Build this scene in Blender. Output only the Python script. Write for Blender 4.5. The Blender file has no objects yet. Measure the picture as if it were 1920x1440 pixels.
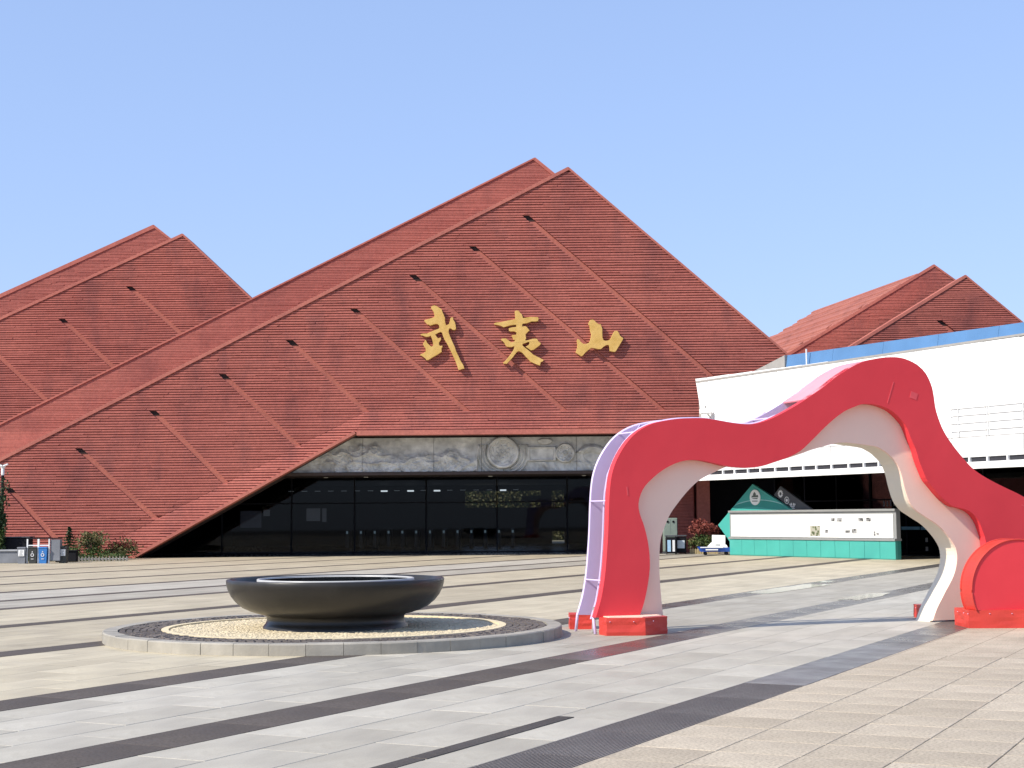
import bpy, bmesh, math, random
from mathutils import Vector, Matrix, noise, geometry

random.seed(7)
scene = bpy.context.scene
col = scene.collection
R = math.radians

# ------------------------------------------------------------------ camera
cam_data = bpy.data.cameras.new('camera')
cam_data.sensor_width = 36.0
cam_data.lens = 2900.0 / 1920.0 * 36.0
cam_data.clip_start = 0.1
cam_data.clip_end = 3000.0
cam = bpy.data.objects.new('camera', cam_data)
col.objects.link(cam)
PITCH = math.atan(250.0 / 2900.0)
cam.matrix_world = (Matrix.Translation((0, 0, 1.6)) @ Matrix.Rotation(R(90) + PITCH, 4, 'X')
                    @ Matrix.Rotation(R(-0.45), 4, 'Z'))
scene.camera = cam

# ------------------------------------------------------------------ sky, sun, exposure
SUN_EL = R(40.0)
SUN_AZ = math.atan2(-0.866, -0.500)          # direction towards the sun, measured from +Y to +X
world = bpy.data.worlds.new('World')
scene.world = world
world.use_nodes = True
wn = world.node_tree
wn.nodes.clear()
sky = wn.nodes.new('ShaderNodeTexSky')
sky.sky_type = 'NISHITA'
sky.sun_disc = False
sky.sun_elevation = SUN_EL
sky.sun_rotation = SUN_AZ % (2 * math.pi)
sky.altitude = 200.0
sky.air_density = 1.0
sky.dust_density = 1.0
sky.ozone_density = 1.6
bg = wn.nodes.new('ShaderNodeBackground')
bg.inputs['Strength'].default_value = 0.15
wo = wn.nodes.new('ShaderNodeOutputWorld')
wb = wn.nodes.new('ShaderNodeMix')                 # the camera's slightly cool white balance
wb.data_type = 'RGBA'
wb.blend_type = 'MULTIPLY'
wb.inputs[0].default_value = 1.0
wb.inputs[7].default_value = (1.22, 1.48, 2.08, 1.0)
ga = wn.nodes.new('ShaderNodeGamma')               # a hazy, even sky: less difference from zenith to horizon
ga.inputs['Gamma'].default_value = 0.4
wn.links.new(sky.outputs[0], ga.inputs['Color'])
wn.links.new(ga.outputs[0], wb.inputs[6])
wn.links.new(wb.outputs[2], bg.inputs['Color'])
wn.links.new(bg.outputs[0], wo.inputs['Surface'])

sun_data = bpy.data.lights.new('sun', 'SUN')
sun_data.energy = 3.55
sun_data.angle = R(0.55)
sun_data.color = (1.0, 0.93, 0.82)
sun = bpy.data.objects.new('sun', sun_data)
col.objects.link(sun)
to_sun = Vector((math.sin(SUN_AZ) * math.cos(SUN_EL), math.cos(SUN_AZ) * math.cos(SUN_EL), math.sin(SUN_EL)))
sun.rotation_euler = to_sun.to_track_quat('Z', 'Y').to_euler()
sun.location = to_sun * 60

vs = scene.view_settings
vs.view_transform = 'Standard'
vs.look = 'None'
vs.exposure = 0.80
vs.gamma = 1.0
vs.use_curve_mapping = False

# ------------------------------------------------------------------ helpers
def tag(o, label=None, cat=None, group=None, kind=None):
    if label: o['label'] = label
    if cat: o['category'] = cat
    if group: o['group'] = group
    if kind: o['kind'] = kind
    return o

def empty(name, loc=(0, 0, 0), rz=0.0):
    o = bpy.data.objects.new(name, None)
    o.empty_display_size = 0.3
    o.location = loc
    o.rotation_euler = (0, 0, rz)
    col.objects.link(o)
    return o

class MB:
    """collects shapes; build() links them as one mesh object"""
    def __init__(self):
        self.v = []; self.f = []
    def add(self, verts, faces):
        n = len(self.v)
        self.v += [tuple(p) for p in verts]
        self.f += [tuple(i + n for i in f) for f in faces]
        return self
    def hexa(self, p):
        # p: bottom 4 (ccw from above) then top 4
        return self.add(p, [(3, 2, 1, 0), (4, 5, 6, 7), (0, 1, 5, 4), (1, 2, 6, 5), (2, 3, 7, 6), (3, 0, 4, 7)])
    def box(self, x0, x1, y0, y1, z0, z1):
        return self.hexa([(x0, y0, z0), (x1, y0, z0), (x1, y1, z0), (x0, y1, z0),
                          (x0, y0, z1), (x1, y0, z1), (x1, y1, z1), (x0, y1, z1)])
    def cbox(self, x0, x1, y0, y1, z0, z1, c):
        """box with chamfered edges"""
        c = min(c, (x1 - x0) * .4, (y1 - y0) * .4, (z1 - z0) * .4)
        bm = bmesh.new()
        bmesh.ops.create_cube(bm, size=1.0)
        for v in bm.verts:
            v.co = Vector(((x0 + x1) / 2 + v.co.x * (x1 - x0), (y0 + y1) / 2 + v.co.y * (y1 - y0), (z0 + z1) / 2 + v.co.z * (z1 - z0)))
        bmesh.ops.bevel(bm, geom=bm.edges[:], offset=c, segments=1, affect='EDGES')
        self.add_bm(bm)
        return self
    def add_bm(self, bm):
        bm.verts.index_update()
        vs_ = [v.co.copy() for v in bm.verts]
        fs_ = [[v.index for v in f.verts] for f in bm.faces]
        self.add(vs_, fs_); bm.free()
        return self
    def prism_xz(self, poly, y0, y1):
        """polygon in x,z extruded along y"""
        tris = geometry.tessellate_polygon([[Vector((x, z, 0)) for x, z in poly]])
        n = len(poly)
        verts = [(x, y0, z) for x, z in poly] + [(x, y1, z) for x, z in poly]
        faces = []
        area = sum(poly[i][0] * poly[(i + 1) % n][1] - poly[(i + 1) % n][0] * poly[i][1] for i in range(n))
        for a, b, c in tris:
            pa, pb, pc = poly[a], poly[b], poly[c]
            s = (pb[0] - pa[0]) * (pc[1] - pa[1]) - (pc[0] - pa[0]) * (pb[1] - pa[1])
            if s < 0: b, c = c, b
            faces.append((a, b, c)); faces.append((a + n, c + n, b + n))
        for i in range(n):
            j = (i + 1) % n
            faces.append((i, i + n, j + n, j) if area > 0 else (j, j + n, i + n, i))
        return self.add(verts, faces)
    def prism_xy(self, poly, z0, z1):
        n = len(poly)
        area = sum(poly[i][0] * poly[(i + 1) % n][1] - poly[(i + 1) % n][0] * poly[i][1] for i in range(n))
        if area < 0: poly = poly[::-1]
        verts = [(x, y, z0) for x, y in poly] + [(x, y, z1) for x, y in poly]
        faces = [tuple(range(n))[::-1], tuple(range(n, 2 * n))]
        for i in range(n):
            j = (i + 1) % n
            faces.append((i, j, j + n, i + n))
        return self.add(verts, faces)
    def tube(self, pts, r, n=8, cap=True):
        pts = [Vector(p) for p in pts]
        rings = []
        for i, p in enumerate(pts):
            d = (pts[min(i + 1, len(pts) - 1)] - pts[max(i - 1, 0)]).normalized()
            a = d.cross(Vector((0, 0, 1)))
            if a.length < 1e-3: a = Vector((1, 0, 0))
            a.normalize(); b = d.cross(a).normalized()
            rr = r[i] if isinstance(r, (list, tuple)) else r
            rings.append([p + (a * math.cos(2 * math.pi * k / n) + b * math.sin(2 * math.pi * k / n)) * rr for k in range(n)])
        verts = [q for ring in rings for q in ring]
        faces = []
        for i in range(len(pts) - 1):
            for k in range(n):
                k2 = (k + 1) % n
                faces.append((i * n + k, i * n + k2, (i + 1) * n + k2, (i + 1) * n + k))
        if cap:
            faces.append(tuple(range(n))[::-1]); faces.append(tuple(range((len(pts) - 1) * n, len(pts) * n)))
        return self.add(verts, faces)
    def lathe(self, prof, n=64, cx=0, cy=0):
        verts = []; faces = []
        for r, z in prof:
            for k in range(n):
                a = 2 * math.pi * k / n
                verts.append((cx + r * math.cos(a), cy + r * math.sin(a), z))
        for i in range(len(prof) - 1):
            for k in range(n):
                k2 = (k + 1) % n
                faces.append((i * n + k, i * n + k2, (i + 1) * n + k2, (i + 1) * n + k))
        return self.add(verts, faces)
    def mesh(self, name, mat, smooth=False):
        me = bpy.data.meshes.new(name)
        me.from_pydata(self.v, [], self.f)
        me.validate()
        if mat: me.materials.append(mat)
        if smooth:
            for p in me.polygons: p.use_smooth = True
        me.update()
        return me
    def build(self, name, mat, parent=None, loc=(0, 0, 0), smooth=False, fix=False):
        me = self.mesh(name, mat, smooth)
        if fix:
            bm = bmesh.new(); bm.from_mesh(me)
            bmesh.ops.recalc_face_normals(bm, faces=bm.faces[:])
            bm.to_mesh(me); bm.free()
        return put(name, me, parent, loc)

def put(name, me, parent=None, loc=(0, 0, 0), rz=0.0):
    o = bpy.data.objects.new(name, me)
    o.location = loc
    o.rotation_euler = (0, 0, rz)
    if parent: o.parent = parent
    col.objects.link(o)
    return o

def cat_rom(pts, m):
    """resample a polyline as a smooth curve with m points, even in length"""
    P = [Vector((p[0], p[1], 0)) for p in pts]
    d = []
    for i in range(len(P) - 1):
        p0 = P[max(i - 1, 0)]; p1 = P[i]; p2 = P[i + 1]; p3 = P[min(i + 2, len(P) - 1)]
        for k in range(8):
            t = k / 8
            d.append(0.5 * ((2 * p1) + (p2 - p0) * t + (2 * p0 - 5 * p1 + 4 * p2 - p3) * t * t + (3 * p1 - p0 - 3 * p2 + p3) * t ** 3))
    d.append(P[-1])
    L = [0.0]
    for i in range(1, len(d)): L.append(L[-1] + (d[i] - d[i - 1]).length)
    out = []; j = 0
    for i in range(m):
        t = L[-1] * i / (m - 1)
        while j < len(L) - 2 and L[j + 1] < t: j += 1
        f = (t - L[j]) / max(L[j + 1] - L[j], 1e-9)
        q = d[j].lerp(d[j + 1], f)
        out.append((q.x, q.y))
    return out

# ------------------------------------------------------------------ materials
class Mat:
    def __init__(self, name):
        self.m = bpy.data.materials.new(name)
        self.m.use_nodes = True
        self.t = self.m.node_tree
        self.b = self.t.nodes['Principled BSDF']
    def n(self, kind, **kw):
        nd = self.t.nodes.new(kind)
        for k, v in kw.items():
            if k in nd.inputs.keys(): nd.inputs[k].default_value = v
            else: setattr(nd, k, v)
        return nd
    def l(self, a, b): self.t.links.new(a, b)
    def coord(self, scale=(1, 1, 1), kind='Object', rot=(0, 0, 0)):
        tc = self.n('ShaderNodeTexCoord'); mp = self.n('ShaderNodeMapping')
        mp.inputs['Scale'].default_value = scale
        mp.inputs['Rotation'].default_value = rot
        self.l(tc.outputs[kind], mp.inputs['Vector'])
        return mp.outputs['Vector']
    def noise(self, vec, scale, detail=4, rough=.55):
        nd = self.n('ShaderNodeTexNoise'); nd.inputs['Scale'].default_value = scale
        nd.inputs['Detail'].default_value = detail; nd.inputs['Roughness'].default_value = rough
        if vec is not None: self.l(vec, nd.inputs['Vector'])
        return nd.outputs['Fac']
    def ramp(self, fac, stops):
        r = self.n('ShaderNodeValToRGB')
        e = r.color_ramp.elements
        while len(e) < len(stops): e.new(.5)
        for el, (p, c) in zip(e, stops):
            el.position = p; el.color = (c[0], c[1], c[2], 1) if isinstance(c, (tuple, list)) else (c, c, c, 1)
        self.l(fac, r.inputs['Fac'])
        return r.outputs['Color']
    def mix(self, a, b, fac, blend='MIX'):
        m = self.n('ShaderNodeMix'); m.data_type = 'RGBA'; m.blend_type = blend
        def s(sock, val):
            if isinstance(val, (tuple, list)): sock.default_value = (val[0], val[1], val[2], 1)
            elif isinstance(val, (int, float)): sock.default_value = (val, val, val, 1)
            else: self.l(val, sock)
        s(m.inputs[6], a); s(m.inputs[7], b)
        if isinstance(fac, (int, float)): m.inputs[0].default_value = fac
        else: self.l(fac, m.inputs[0])
        return m.outputs[2]
    def bump(self, h, strength=.3, dist=.01):
        b = self.n('ShaderNodeBump'); b.inputs['Strength'].default_value = strength; b.inputs['Distance'].default_value = dist
        self.l(h, b.inputs['Height']); self.l(b.outputs['Normal'], self.b.inputs['Normal'])
    def color(self, c):
        if isinstance(c, (tuple, list)): self.b.inputs['Base Color'].default_value = (c[0], c[1], c[2], 1)
        else: self.l(c, self.b.inputs['Base Color'])
        return self
    def rough(self, r):
        if isinstance(r, (int, float)): self.b.inputs['Roughness'].default_value = r
        else: self.l(r, self.b.inputs['Roughness'])
        return self

def simple(name, c, rough=.6, var=.12, scale=3.0, bump=.0, metal=0.0, spec=.5, bscale=40):
    """a colour with broad and fine uneven tone"""
    M = Mat(name)
    v = M.coord()
    f = M.noise(v, scale, 5)
    lo = tuple(x * (1 - var) for x in c); hi = tuple(min(1, x * (1 + var)) for x in c)
    M.color(M.ramp(f, [(.3, lo), (.7, hi)]))
    M.rough(M.ramp(M.noise(v, scale * 2.3, 3), [(.3, max(rough - .08, .02)), (.7, min(rough + .08, 1))]))
    M.b.inputs['Metallic'].default_value = metal
    M.b.inputs['Specular IOR Level'].default_value = spec
    if bump: M.bump(M.noise(v, bscale, 3), bump, .01)
    return M.m

def terracotta(name, c, stain, amt, sx=.35, sz=.16, fine=9.0):
    M = Mat(name)
    v = M.coord((sx, sx, sz))
    big = M.noise(v, 2.6, 5, .6)
    v2 = M.coord((1, 1, 1))
    f2 = M.noise(v2, fine, 4)
    base = M.ramp(f2, [(.25, tuple(x * .84 for x in c)), (.75, tuple(x * 1.16 for x in c))])
    st = M.ramp(big, [(.50, 0.0), (.70, 1.0)])
    mm = M.n('ShaderNodeMath', operation='MULTIPLY'); mm.inputs[1].default_value = amt
    M.l(st, mm.inputs[0])
    c1 = M.mix(base, stain, mm.outputs[0])
    big2 = M.noise(M.coord((.12, .12, .12)), 2.0, 3)
    c2 = M.mix(c1, M.ramp(big2, [(.35, (.86, .80, .80)), (.65, (1.06, 1.05, 1.0))]), .8, 'MULTIPLY')
    M.color(c2); M.rough(.85)
    M.b.inputs['Specular IOR Level'].default_value = .25
    M.bump(M.noise(v2, 30, 3), .25, .012)
    return M.m

m_rib = terracotta('terracotta_lath', (.385, .122, .098), (.165, .066, .068), .48)
m_rib2 = terracotta('terracotta_lath_pale', (.385, .132, .106), (.22, .08, .075), .4)
m_flat = terracotta('terracotta_render', (.405, .138, .108), (.24, .085, .075), .5, sx=.5, sz=.5)
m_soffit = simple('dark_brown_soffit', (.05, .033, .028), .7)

# ------------------------------------------------------------------ outlines (metres)
ARCH_O = [(-0.143, 0.232), (-0.06, 0.488), (-0.002, 0.785), (0.031, 1.083), (0.058, 1.417), (0.073, 1.751), (0.1, 2.053), (0.146, 2.255), (0.241, 2.457), (0.392, 2.662), (0.56, 2.799), (0.748, 2.887), (0.899, 2.923), (1.125, 2.96), (1.353, 2.974), (1.583, 2.974), (1.813, 2.942), (2.045, 2.91), (2.279, 2.899), (2.476, 2.933), (2.675, 3.006), (2.876, 3.101), (3.079, 3.207), (3.284, 3.328), (3.49, 3.457), (3.699, 3.605), (3.908, 3.728), (4.118, 3.828), (4.328, 3.884), (4.538, 3.919), (4.749, 3.928), (4.918, 3.9), (5.085, 3.831), (5.21, 3.738), (5.292, 3.623), (5.351, 3.477), (5.376, 3.331), (5.403, 3.148), (5.481, 2.929), (5.562, 2.783), (5.685, 2.619), (5.852, 2.437), (6.019, 2.28), (6.19, 2.173), (6.405, 2.07), (6.623, 1.978), (6.841, 1.889), (7.104, 1.754), (7.32, 1.567), (7.467, 1.305), (7.519, 0.969), (7.525, 0.597), (7.483, 0.191), (7.45, -0.048)]
ARCH_I0 = [(0.5, 0.214), (0.576, 0.405), (0.636, 0.638), (0.673, 0.872), (0.673, 1.074), (0.646, 1.276), (0.594, 1.478), (0.541, 1.614), (0.517, 1.749), (0.545, 1.884), (0.622, 2.019), (0.773, 2.155), (0.924, 2.257), (1.114, 2.343), (1.304, 2.382), (1.494, 2.379), (1.685, 2.345), (1.876, 2.305), (2.069, 2.285), (2.264, 2.278), (2.46, 2.303), (2.659, 2.36), (2.859, 2.421), (3.061, 2.51), (3.183, 2.599), (3.349, 2.742), (3.515, 2.886), (3.681, 3.013), (3.848, 3.116), (4.015, 3.18), (4.145, 3.22), (4.353, 3.219), (4.525, 3.175), (4.642, 3.124), (4.732, 3.054), (4.812, 2.981), (4.87, 2.911), (4.917, 2.808), (4.959, 2.706), (5.028, 2.563), (5.078, 2.397), (5.138, 2.255), (5.207, 2.109), (5.296, 2.01), (5.377, 1.922), (5.476, 1.827), (5.567, 1.763), (5.65, 1.715), (5.771, 1.691), (5.893, 1.658), (5.986, 1.61), (6.068, 1.529), (6.122, 1.441), (6.165, 1.329), (6.199, 1.241), (6.209, 1.129), (6.211, 0.826), (6.198, 0.509), (6.172, 0.113)]
ARCH_I1 = [(0.939, 0.186), (0.916, 0.389), (0.892, 0.728), (0.889, 0.965), (0.909, 1.237), (0.96, 1.407), (1.058, 1.611), (1.175, 1.764), (1.33, 1.935), (1.486, 2.073), (1.602, 2.143), (1.758, 2.212), (1.953, 2.293), (2.189, 2.335), (2.543, 2.344), (2.863, 2.402), (3.146, 2.481), (3.35, 2.547), (3.555, 2.598), (3.72, 2.639), (3.844, 2.655), (3.968, 2.656), (4.42, 2.608), (4.511, 2.576), (4.616, 2.524), (4.691, 2.465), (4.75, 2.412), (4.809, 2.333), (4.852, 2.241), (4.88, 2.148), (4.907, 2.029), (4.948, 1.897), (4.991, 1.791), (5.05, 1.712), (5.125, 1.645), (5.216, 1.592), (5.308, 1.538), (5.43, 1.471), (5.506, 1.417), (5.582, 1.35), (5.657, 1.27), (5.703, 1.216), (5.777, 1.095), (5.8, 0.962), (5.782, 0.83), (5.738, 0.698), (5.662, 0.568), (5.58, 0.451), (5.497, 0.321), (5.414, 0.192), (5.313, -0.035)]
WU = [(-3.437, 10.586), (-3.401, 10.634), (-3.294, 10.662), (-3.187, 10.632), (-3.103, 10.571), (-2.985, 10.498), (-2.956, 10.402), (-2.89, 10.246), (-2.843, 10.125), (-2.849, 10.006), (-2.809, 9.838), (-2.785, 9.801), (-2.678, 9.849), (-2.642, 9.956), (-2.617, 10.088), (-2.569, 10.147), (-2.498, 10.135), (-2.487, 10.039), (-2.416, 9.93), (-2.388, 9.81), (-2.369, 9.654), (-2.417, 9.595), (-2.501, 9.596), (-2.572, 9.644), (-2.643, 9.669), (-2.679, 9.633), (-2.691, 9.501), (-2.633, 9.333), (-2.55, 9.141), (-2.421, 8.853), (-2.374, 8.686), (-2.256, 8.446), (-2.174, 8.255), (-2.068, 8.087), (-2.022, 7.931), (-2.105, 7.925), (-2.235, 7.878), (-2.283, 7.886), (-2.318, 8.017), (-2.423, 8.304), (-2.564, 8.616), (-2.682, 8.856), (-2.776, 9.047), (-2.871, 9.192), (-2.93, 9.336), (-2.965, 9.48), (-3.036, 9.516), (-3.131, 9.481), (-3.262, 9.41), (-3.203, 9.314), (-3.144, 9.242), (-3.037, 9.277), (-3.009, 9.241), (-3.025, 9.169), (-3.097, 9.074), (-3.105, 8.978), (-3.062, 8.918), (-2.955, 8.929), (-2.955, 8.87), (-3.003, 8.81), (-2.987, 8.667), (-3.135, 8.56), (-3.373, 8.431), (-3.539, 8.325), (-3.634, 8.302), (-3.693, 8.386), (-3.8, 8.47), (-3.907, 8.519), (-3.895, 8.566), (-3.752, 8.613), (-3.657, 8.696), (-3.68, 8.816), (-3.763, 8.936), (-3.794, 8.996), (-3.727, 9.103), (-3.691, 9.186), (-3.655, 9.162), (-3.608, 9.054), (-3.49, 8.934), (-3.419, 8.885), (-3.347, 8.932), (-3.359, 9.052), (-3.394, 9.196), (-3.429, 9.292), (-3.465, 9.364), (-3.536, 9.317), (-3.655, 9.306), (-3.774, 9.354), (-3.881, 9.379), (-3.892, 9.427), (-3.773, 9.45), (-3.607, 9.449), (-3.464, 9.519), (-3.297, 9.59), (-3.131, 9.649), (-3.083, 9.684), (-3.094, 9.792), (-3.154, 9.852), (-3.225, 9.865), (-3.32, 9.842), (-3.487, 9.795), (-3.534, 9.843), (-3.582, 9.832), (-3.677, 9.928), (-3.736, 10.001), (-3.7, 10.036), (-3.534, 10.083), (-3.367, 10.13), (-3.295, 10.165), (-3.295, 10.249), (-3.33, 10.393), (-3.389, 10.478), (-3.432, 10.526)]
YI = [(0.14, 10.379), (0.202, 10.415), (0.306, 10.408), (0.367, 10.325), (0.449, 10.241), (0.479, 10.147), (0.488, 10.085), (0.633, 10.104), (0.798, 10.134), (1.128, 10.121), (1.169, 10.079), (1.137, 9.955), (1.044, 9.935), (0.858, 9.936), (0.631, 9.855), (0.486, 9.846), (0.455, 9.794), (0.465, 9.721), (0.589, 9.741), (0.66, 9.699), (0.711, 9.626), (0.773, 9.553), (0.71, 9.502), (0.648, 9.44), (0.596, 9.378), (0.605, 9.295), (0.625, 9.222), (0.584, 9.15), (0.604, 9.119), (0.728, 9.139), (0.893, 9.189), (1.058, 9.198), (1.099, 9.167), (1.16, 9.063), (1.252, 9.0), (1.22, 8.927), (1.096, 8.835), (0.93, 8.712), (0.806, 8.697), (0.704, 8.776), (0.591, 8.85), (0.622, 8.87), (0.726, 8.921), (0.768, 9.014), (0.717, 9.056), (0.603, 9.015), (0.469, 8.975), (0.458, 8.913), (0.56, 8.819), (0.724, 8.693), (0.928, 8.505), (1.092, 8.421), (1.358, 8.285), (1.327, 8.223), (1.234, 8.182), (1.202, 8.038), (1.027, 8.101), (0.802, 8.206), (0.7, 8.321), (0.578, 8.446), (0.455, 8.592), (0.312, 8.665), (0.229, 8.635), (0.125, 8.512), (0.001, 8.347), (-0.103, 8.245), (-0.207, 8.132), (-0.361, 8.133), (-0.371, 8.174), (-0.268, 8.267), (-0.143, 8.41), (-0.018, 8.575), (0.086, 8.74), (0.118, 8.884), (-0.016, 8.844), (-0.201, 8.856), (-0.263, 8.918), (-0.303, 9.012), (-0.395, 9.116), (-0.467, 9.148), (-0.405, 9.21), (-0.24, 9.219), (-0.138, 9.135), (-0.015, 9.051), (0.109, 9.071), (0.161, 9.153), (0.079, 9.154), (0.049, 9.237), (-0.012, 9.331), (0.05, 9.362), (0.194, 9.371), (0.215, 9.464), (0.113, 9.517), (-0.052, 9.518), (-0.114, 9.539), (-0.117, 9.653), (0.032, 9.694), (0.197, 9.703), (0.208, 9.796), (0.115, 9.797), (-0.03, 9.777), (-0.195, 9.737), (-0.339, 9.697), (-0.463, 9.76), (-0.586, 9.792), (-0.73, 9.814), (-0.751, 9.856), (-0.668, 9.897), (-0.441, 9.926), (-0.193, 9.976), (0.034, 10.016), (0.158, 10.046), (0.159, 10.191), (0.144, 10.295)]
SHAN = [(3.272, 9.788), (3.317, 9.911), (3.388, 9.989), (3.493, 9.997), (3.562, 9.944), (3.631, 9.864), (3.734, 9.793), (3.813, 9.792), (3.846, 9.695), (3.88, 9.607), (3.878, 9.397), (3.884, 9.221), (3.926, 9.116), (4.004, 9.08), (4.126, 9.096), (4.214, 9.148), (4.286, 9.306), (4.358, 9.446), (4.428, 9.506), (4.516, 9.506), (4.584, 9.426), (4.626, 9.303), (4.704, 9.232), (4.773, 9.188), (4.737, 9.092), (4.647, 8.952), (4.54, 8.778), (4.451, 8.638), (4.399, 8.6), (4.277, 8.613), (4.181, 8.64), (4.174, 8.763), (4.158, 8.868), (4.106, 8.904), (4.002, 8.878), (3.896, 8.8), (3.808, 8.722), (3.686, 8.723), (3.564, 8.759), (3.408, 8.778), (3.32, 8.726), (3.197, 8.631), (3.109, 8.544), (3.038, 8.457), (2.968, 8.422), (2.864, 8.493), (2.726, 8.582), (2.762, 8.687), (2.807, 8.844), (2.8, 8.984), (2.781, 9.107), (2.82, 9.168), (2.889, 9.141), (2.958, 9.036), (3.061, 8.956), (3.201, 8.955), (3.306, 9.007), (3.36, 9.138), (3.388, 9.26), (3.407, 9.383), (3.364, 9.471), (3.348, 9.612), (3.332, 9.735)]

# ------------------------------------------------------------------ plaza
def stone(name, c, brick=None, var=.1, rough=.55, grain=.35, joint=.45, spec=.4, gscale=70):
    """granite paving; brick=(width along v, height along w) draws joints where single slabs are too far to tell apart"""
    M = Mat(name)
    v = M.coord()
    big = M.noise(v, .35, 4)
    mid = M.noise(M.coord((1.0, .35, 1)), 2.4, 5, .6)
    fine = M.noise(v, gscale, 3, .75)
    oi = M.n('ShaderNodeObjectInfo')
    a = M.mix(tuple(x * (1 - var) for x in c), tuple(x * (1 + var) for x in c), big)
    a = M.mix(a, M.ramp(mid, [(.3, (.84, .83, .82)), (.7, (1.09, 1.09, 1.10))]), 1.0, 'MULTIPLY')
    a = M.mix(a, M.ramp(fine, [(.28, 1 - grain), (.5, 1.0), (.75, 1 + grain * .5)]), 1.0, 'MULTIPLY')
    a = M.mix(a, M.ramp(oi.outputs['Random'], [(0, (.88, .87, .86)), (1, (1.07, 1.07, 1.08))]), 1.0, 'MULTIPLY')
    h = fine
    if brick:
        bt = M.n('ShaderNodeTexBrick')
        bt.inputs['Color1'].default_value = (1.06, 1.06, 1.06, 1); bt.inputs['Color2'].default_value = (.90, .895, .89, 1)
        bt.inputs['Mortar'].default_value = (joint, joint * .97, joint * .92, 1)
        bt.inputs['Scale'].default_value = 1.0
        bt.inputs['Mortar Size'].default_value = .006
        bt.inputs['Brick Width'].default_value = brick[0]; bt.inputs['Row Height'].default_value = brick[1]
        bt.offset = .0 if brick[0] < .7 else .5
        M.l(M.coord(rot=(0, 0, R(90))), bt.inputs['Vector'])
        a = M.mix(a, bt.outputs['Color'], 1.0, 'MULTIPLY')
    # scattered dark stains
    st = M.noise(v, .9, 7, .72)
    a = M.mix(a, (.62, .60, .57), M.ramp(st, [(.58, 0.0), (.74, .6)]), 'MULTIPLY')
    sm = M.noise(M.coord((3.2, .5, 1)), 1.3, 5, .7)
    a = M.mix(a, (.80, .79, .77), M.ramp(sm, [(.60, 0.0), (.72, .7)]), 'MULTIPLY')
    M.color(a)
    M.rough(M.ramp(M.noise(v, 1.7, 4), [(.3, max(rough - .1, .03)), (.7, min(rough + .1, 1))]))
    M.b.inputs['Specular IOR Level'].default_value = spec
    M.bump(fine, .25, .004)
    return M.m

C_BEIGE, C_GREY, C_CREAM = (.475, .405, .30), (.44, .41, .335), (.495, .435, .305)
m_beige = stone('beige_granite', C_BEIGE, None, .06, .7, .55, spec=.3, gscale=42)
m_grey = stone('grey_granite', C_GREY, None, .07, .60, .16, spec=.28)
m_cream = stone('cream_granite', C_CREAM, None, .07, .6, .18)
m_beige_far = stone('beige_granite_far', C_BEIGE, (.6, .6), .06, .7, .5, spec=.3, gscale=42)
m_grey_far = stone('grey_granite_far', C_GREY, (1.2, .58), .08, .60, .16, spec=.28)
m_cream_far = stone('cream_granite_far', C_CREAM, (1.2, .6), .08, .6, .18)
m_band = stone('dark_granite', (.108, .092, .078), None, .28, .66, .5, spec=.12, gscale=40)
m_band_pol = stone('dark_granite_polished', (.105, .097, .088), None, .25, .30, .3, spec=.15)
m_band_wet = stone('dark_granite_worn_smooth', (.135, .128, .118), None, .25, .34, .35, spec=.24)
m_joint = simple('mortar', (.10, .095, .088), .9)
m_slot = stone('drain_stone', (.085, .075, .066), None, .3, .7, .5, spec=.15)

PR = -math.atan2(.452, .892)                     # the paving runs 27 degrees off the view axis
base = MB().add([(-700, -80, -.016), (700, -80, -.016), (700, 900, -.016), (-700, 900, -.016)], [(0, 1, 2, 3)])
plaza = base.build('plaza', m_joint)
plaza.rotation_euler = (0, 0, PR)
tag(plaza, kind='structure')
ca, sa = math.cos(PR), math.sin(PR)
def pw(w, v): return (ca * w - sa * v, sa * w + ca * v)
def pl(x, y): return (ca * x + sa * y, -sa * x + ca * y)

slab_cache = {}
def slab_mesh(dw, dv, mat, key):
    k = (round(dw, 3), round(dv, 3), key)
    if k not in slab_cache:
        g = .0032; c = .003
        w2, v2 = dw / 2 - g, dv / 2 - g
        p = [(-w2, -v2, -.014), (w2, -v2, -.014), (w2, v2, -.014), (-w2, v2, -.014),
             (-w2, -v2, -c), (w2, -v2, -c), (w2, v2, -c), (-w2, v2, -c),
             (-w2 + c, -v2 + c, 0), (w2 - c, -v2 + c, 0), (w2 - c, v2 - c, 0), (-w2 + c, v2 - c, 0)]
        f = [(8, 9, 10, 11)]
        for a in (0, 4):
            for i in range(4):
                j = (i + 1) % 4
                f.append((a + i, a + j, a + j + 4, a + i + 4))
        slab_cache[k] = MB().add(p, f).mesh('paving_slab', mat)
    return slab_cache[k]

def seen(w, v, ymax):
    x, y = pw(w, v)
    return 7.2 < y < ymax and abs(x) < .345 * y + 1.0

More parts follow.
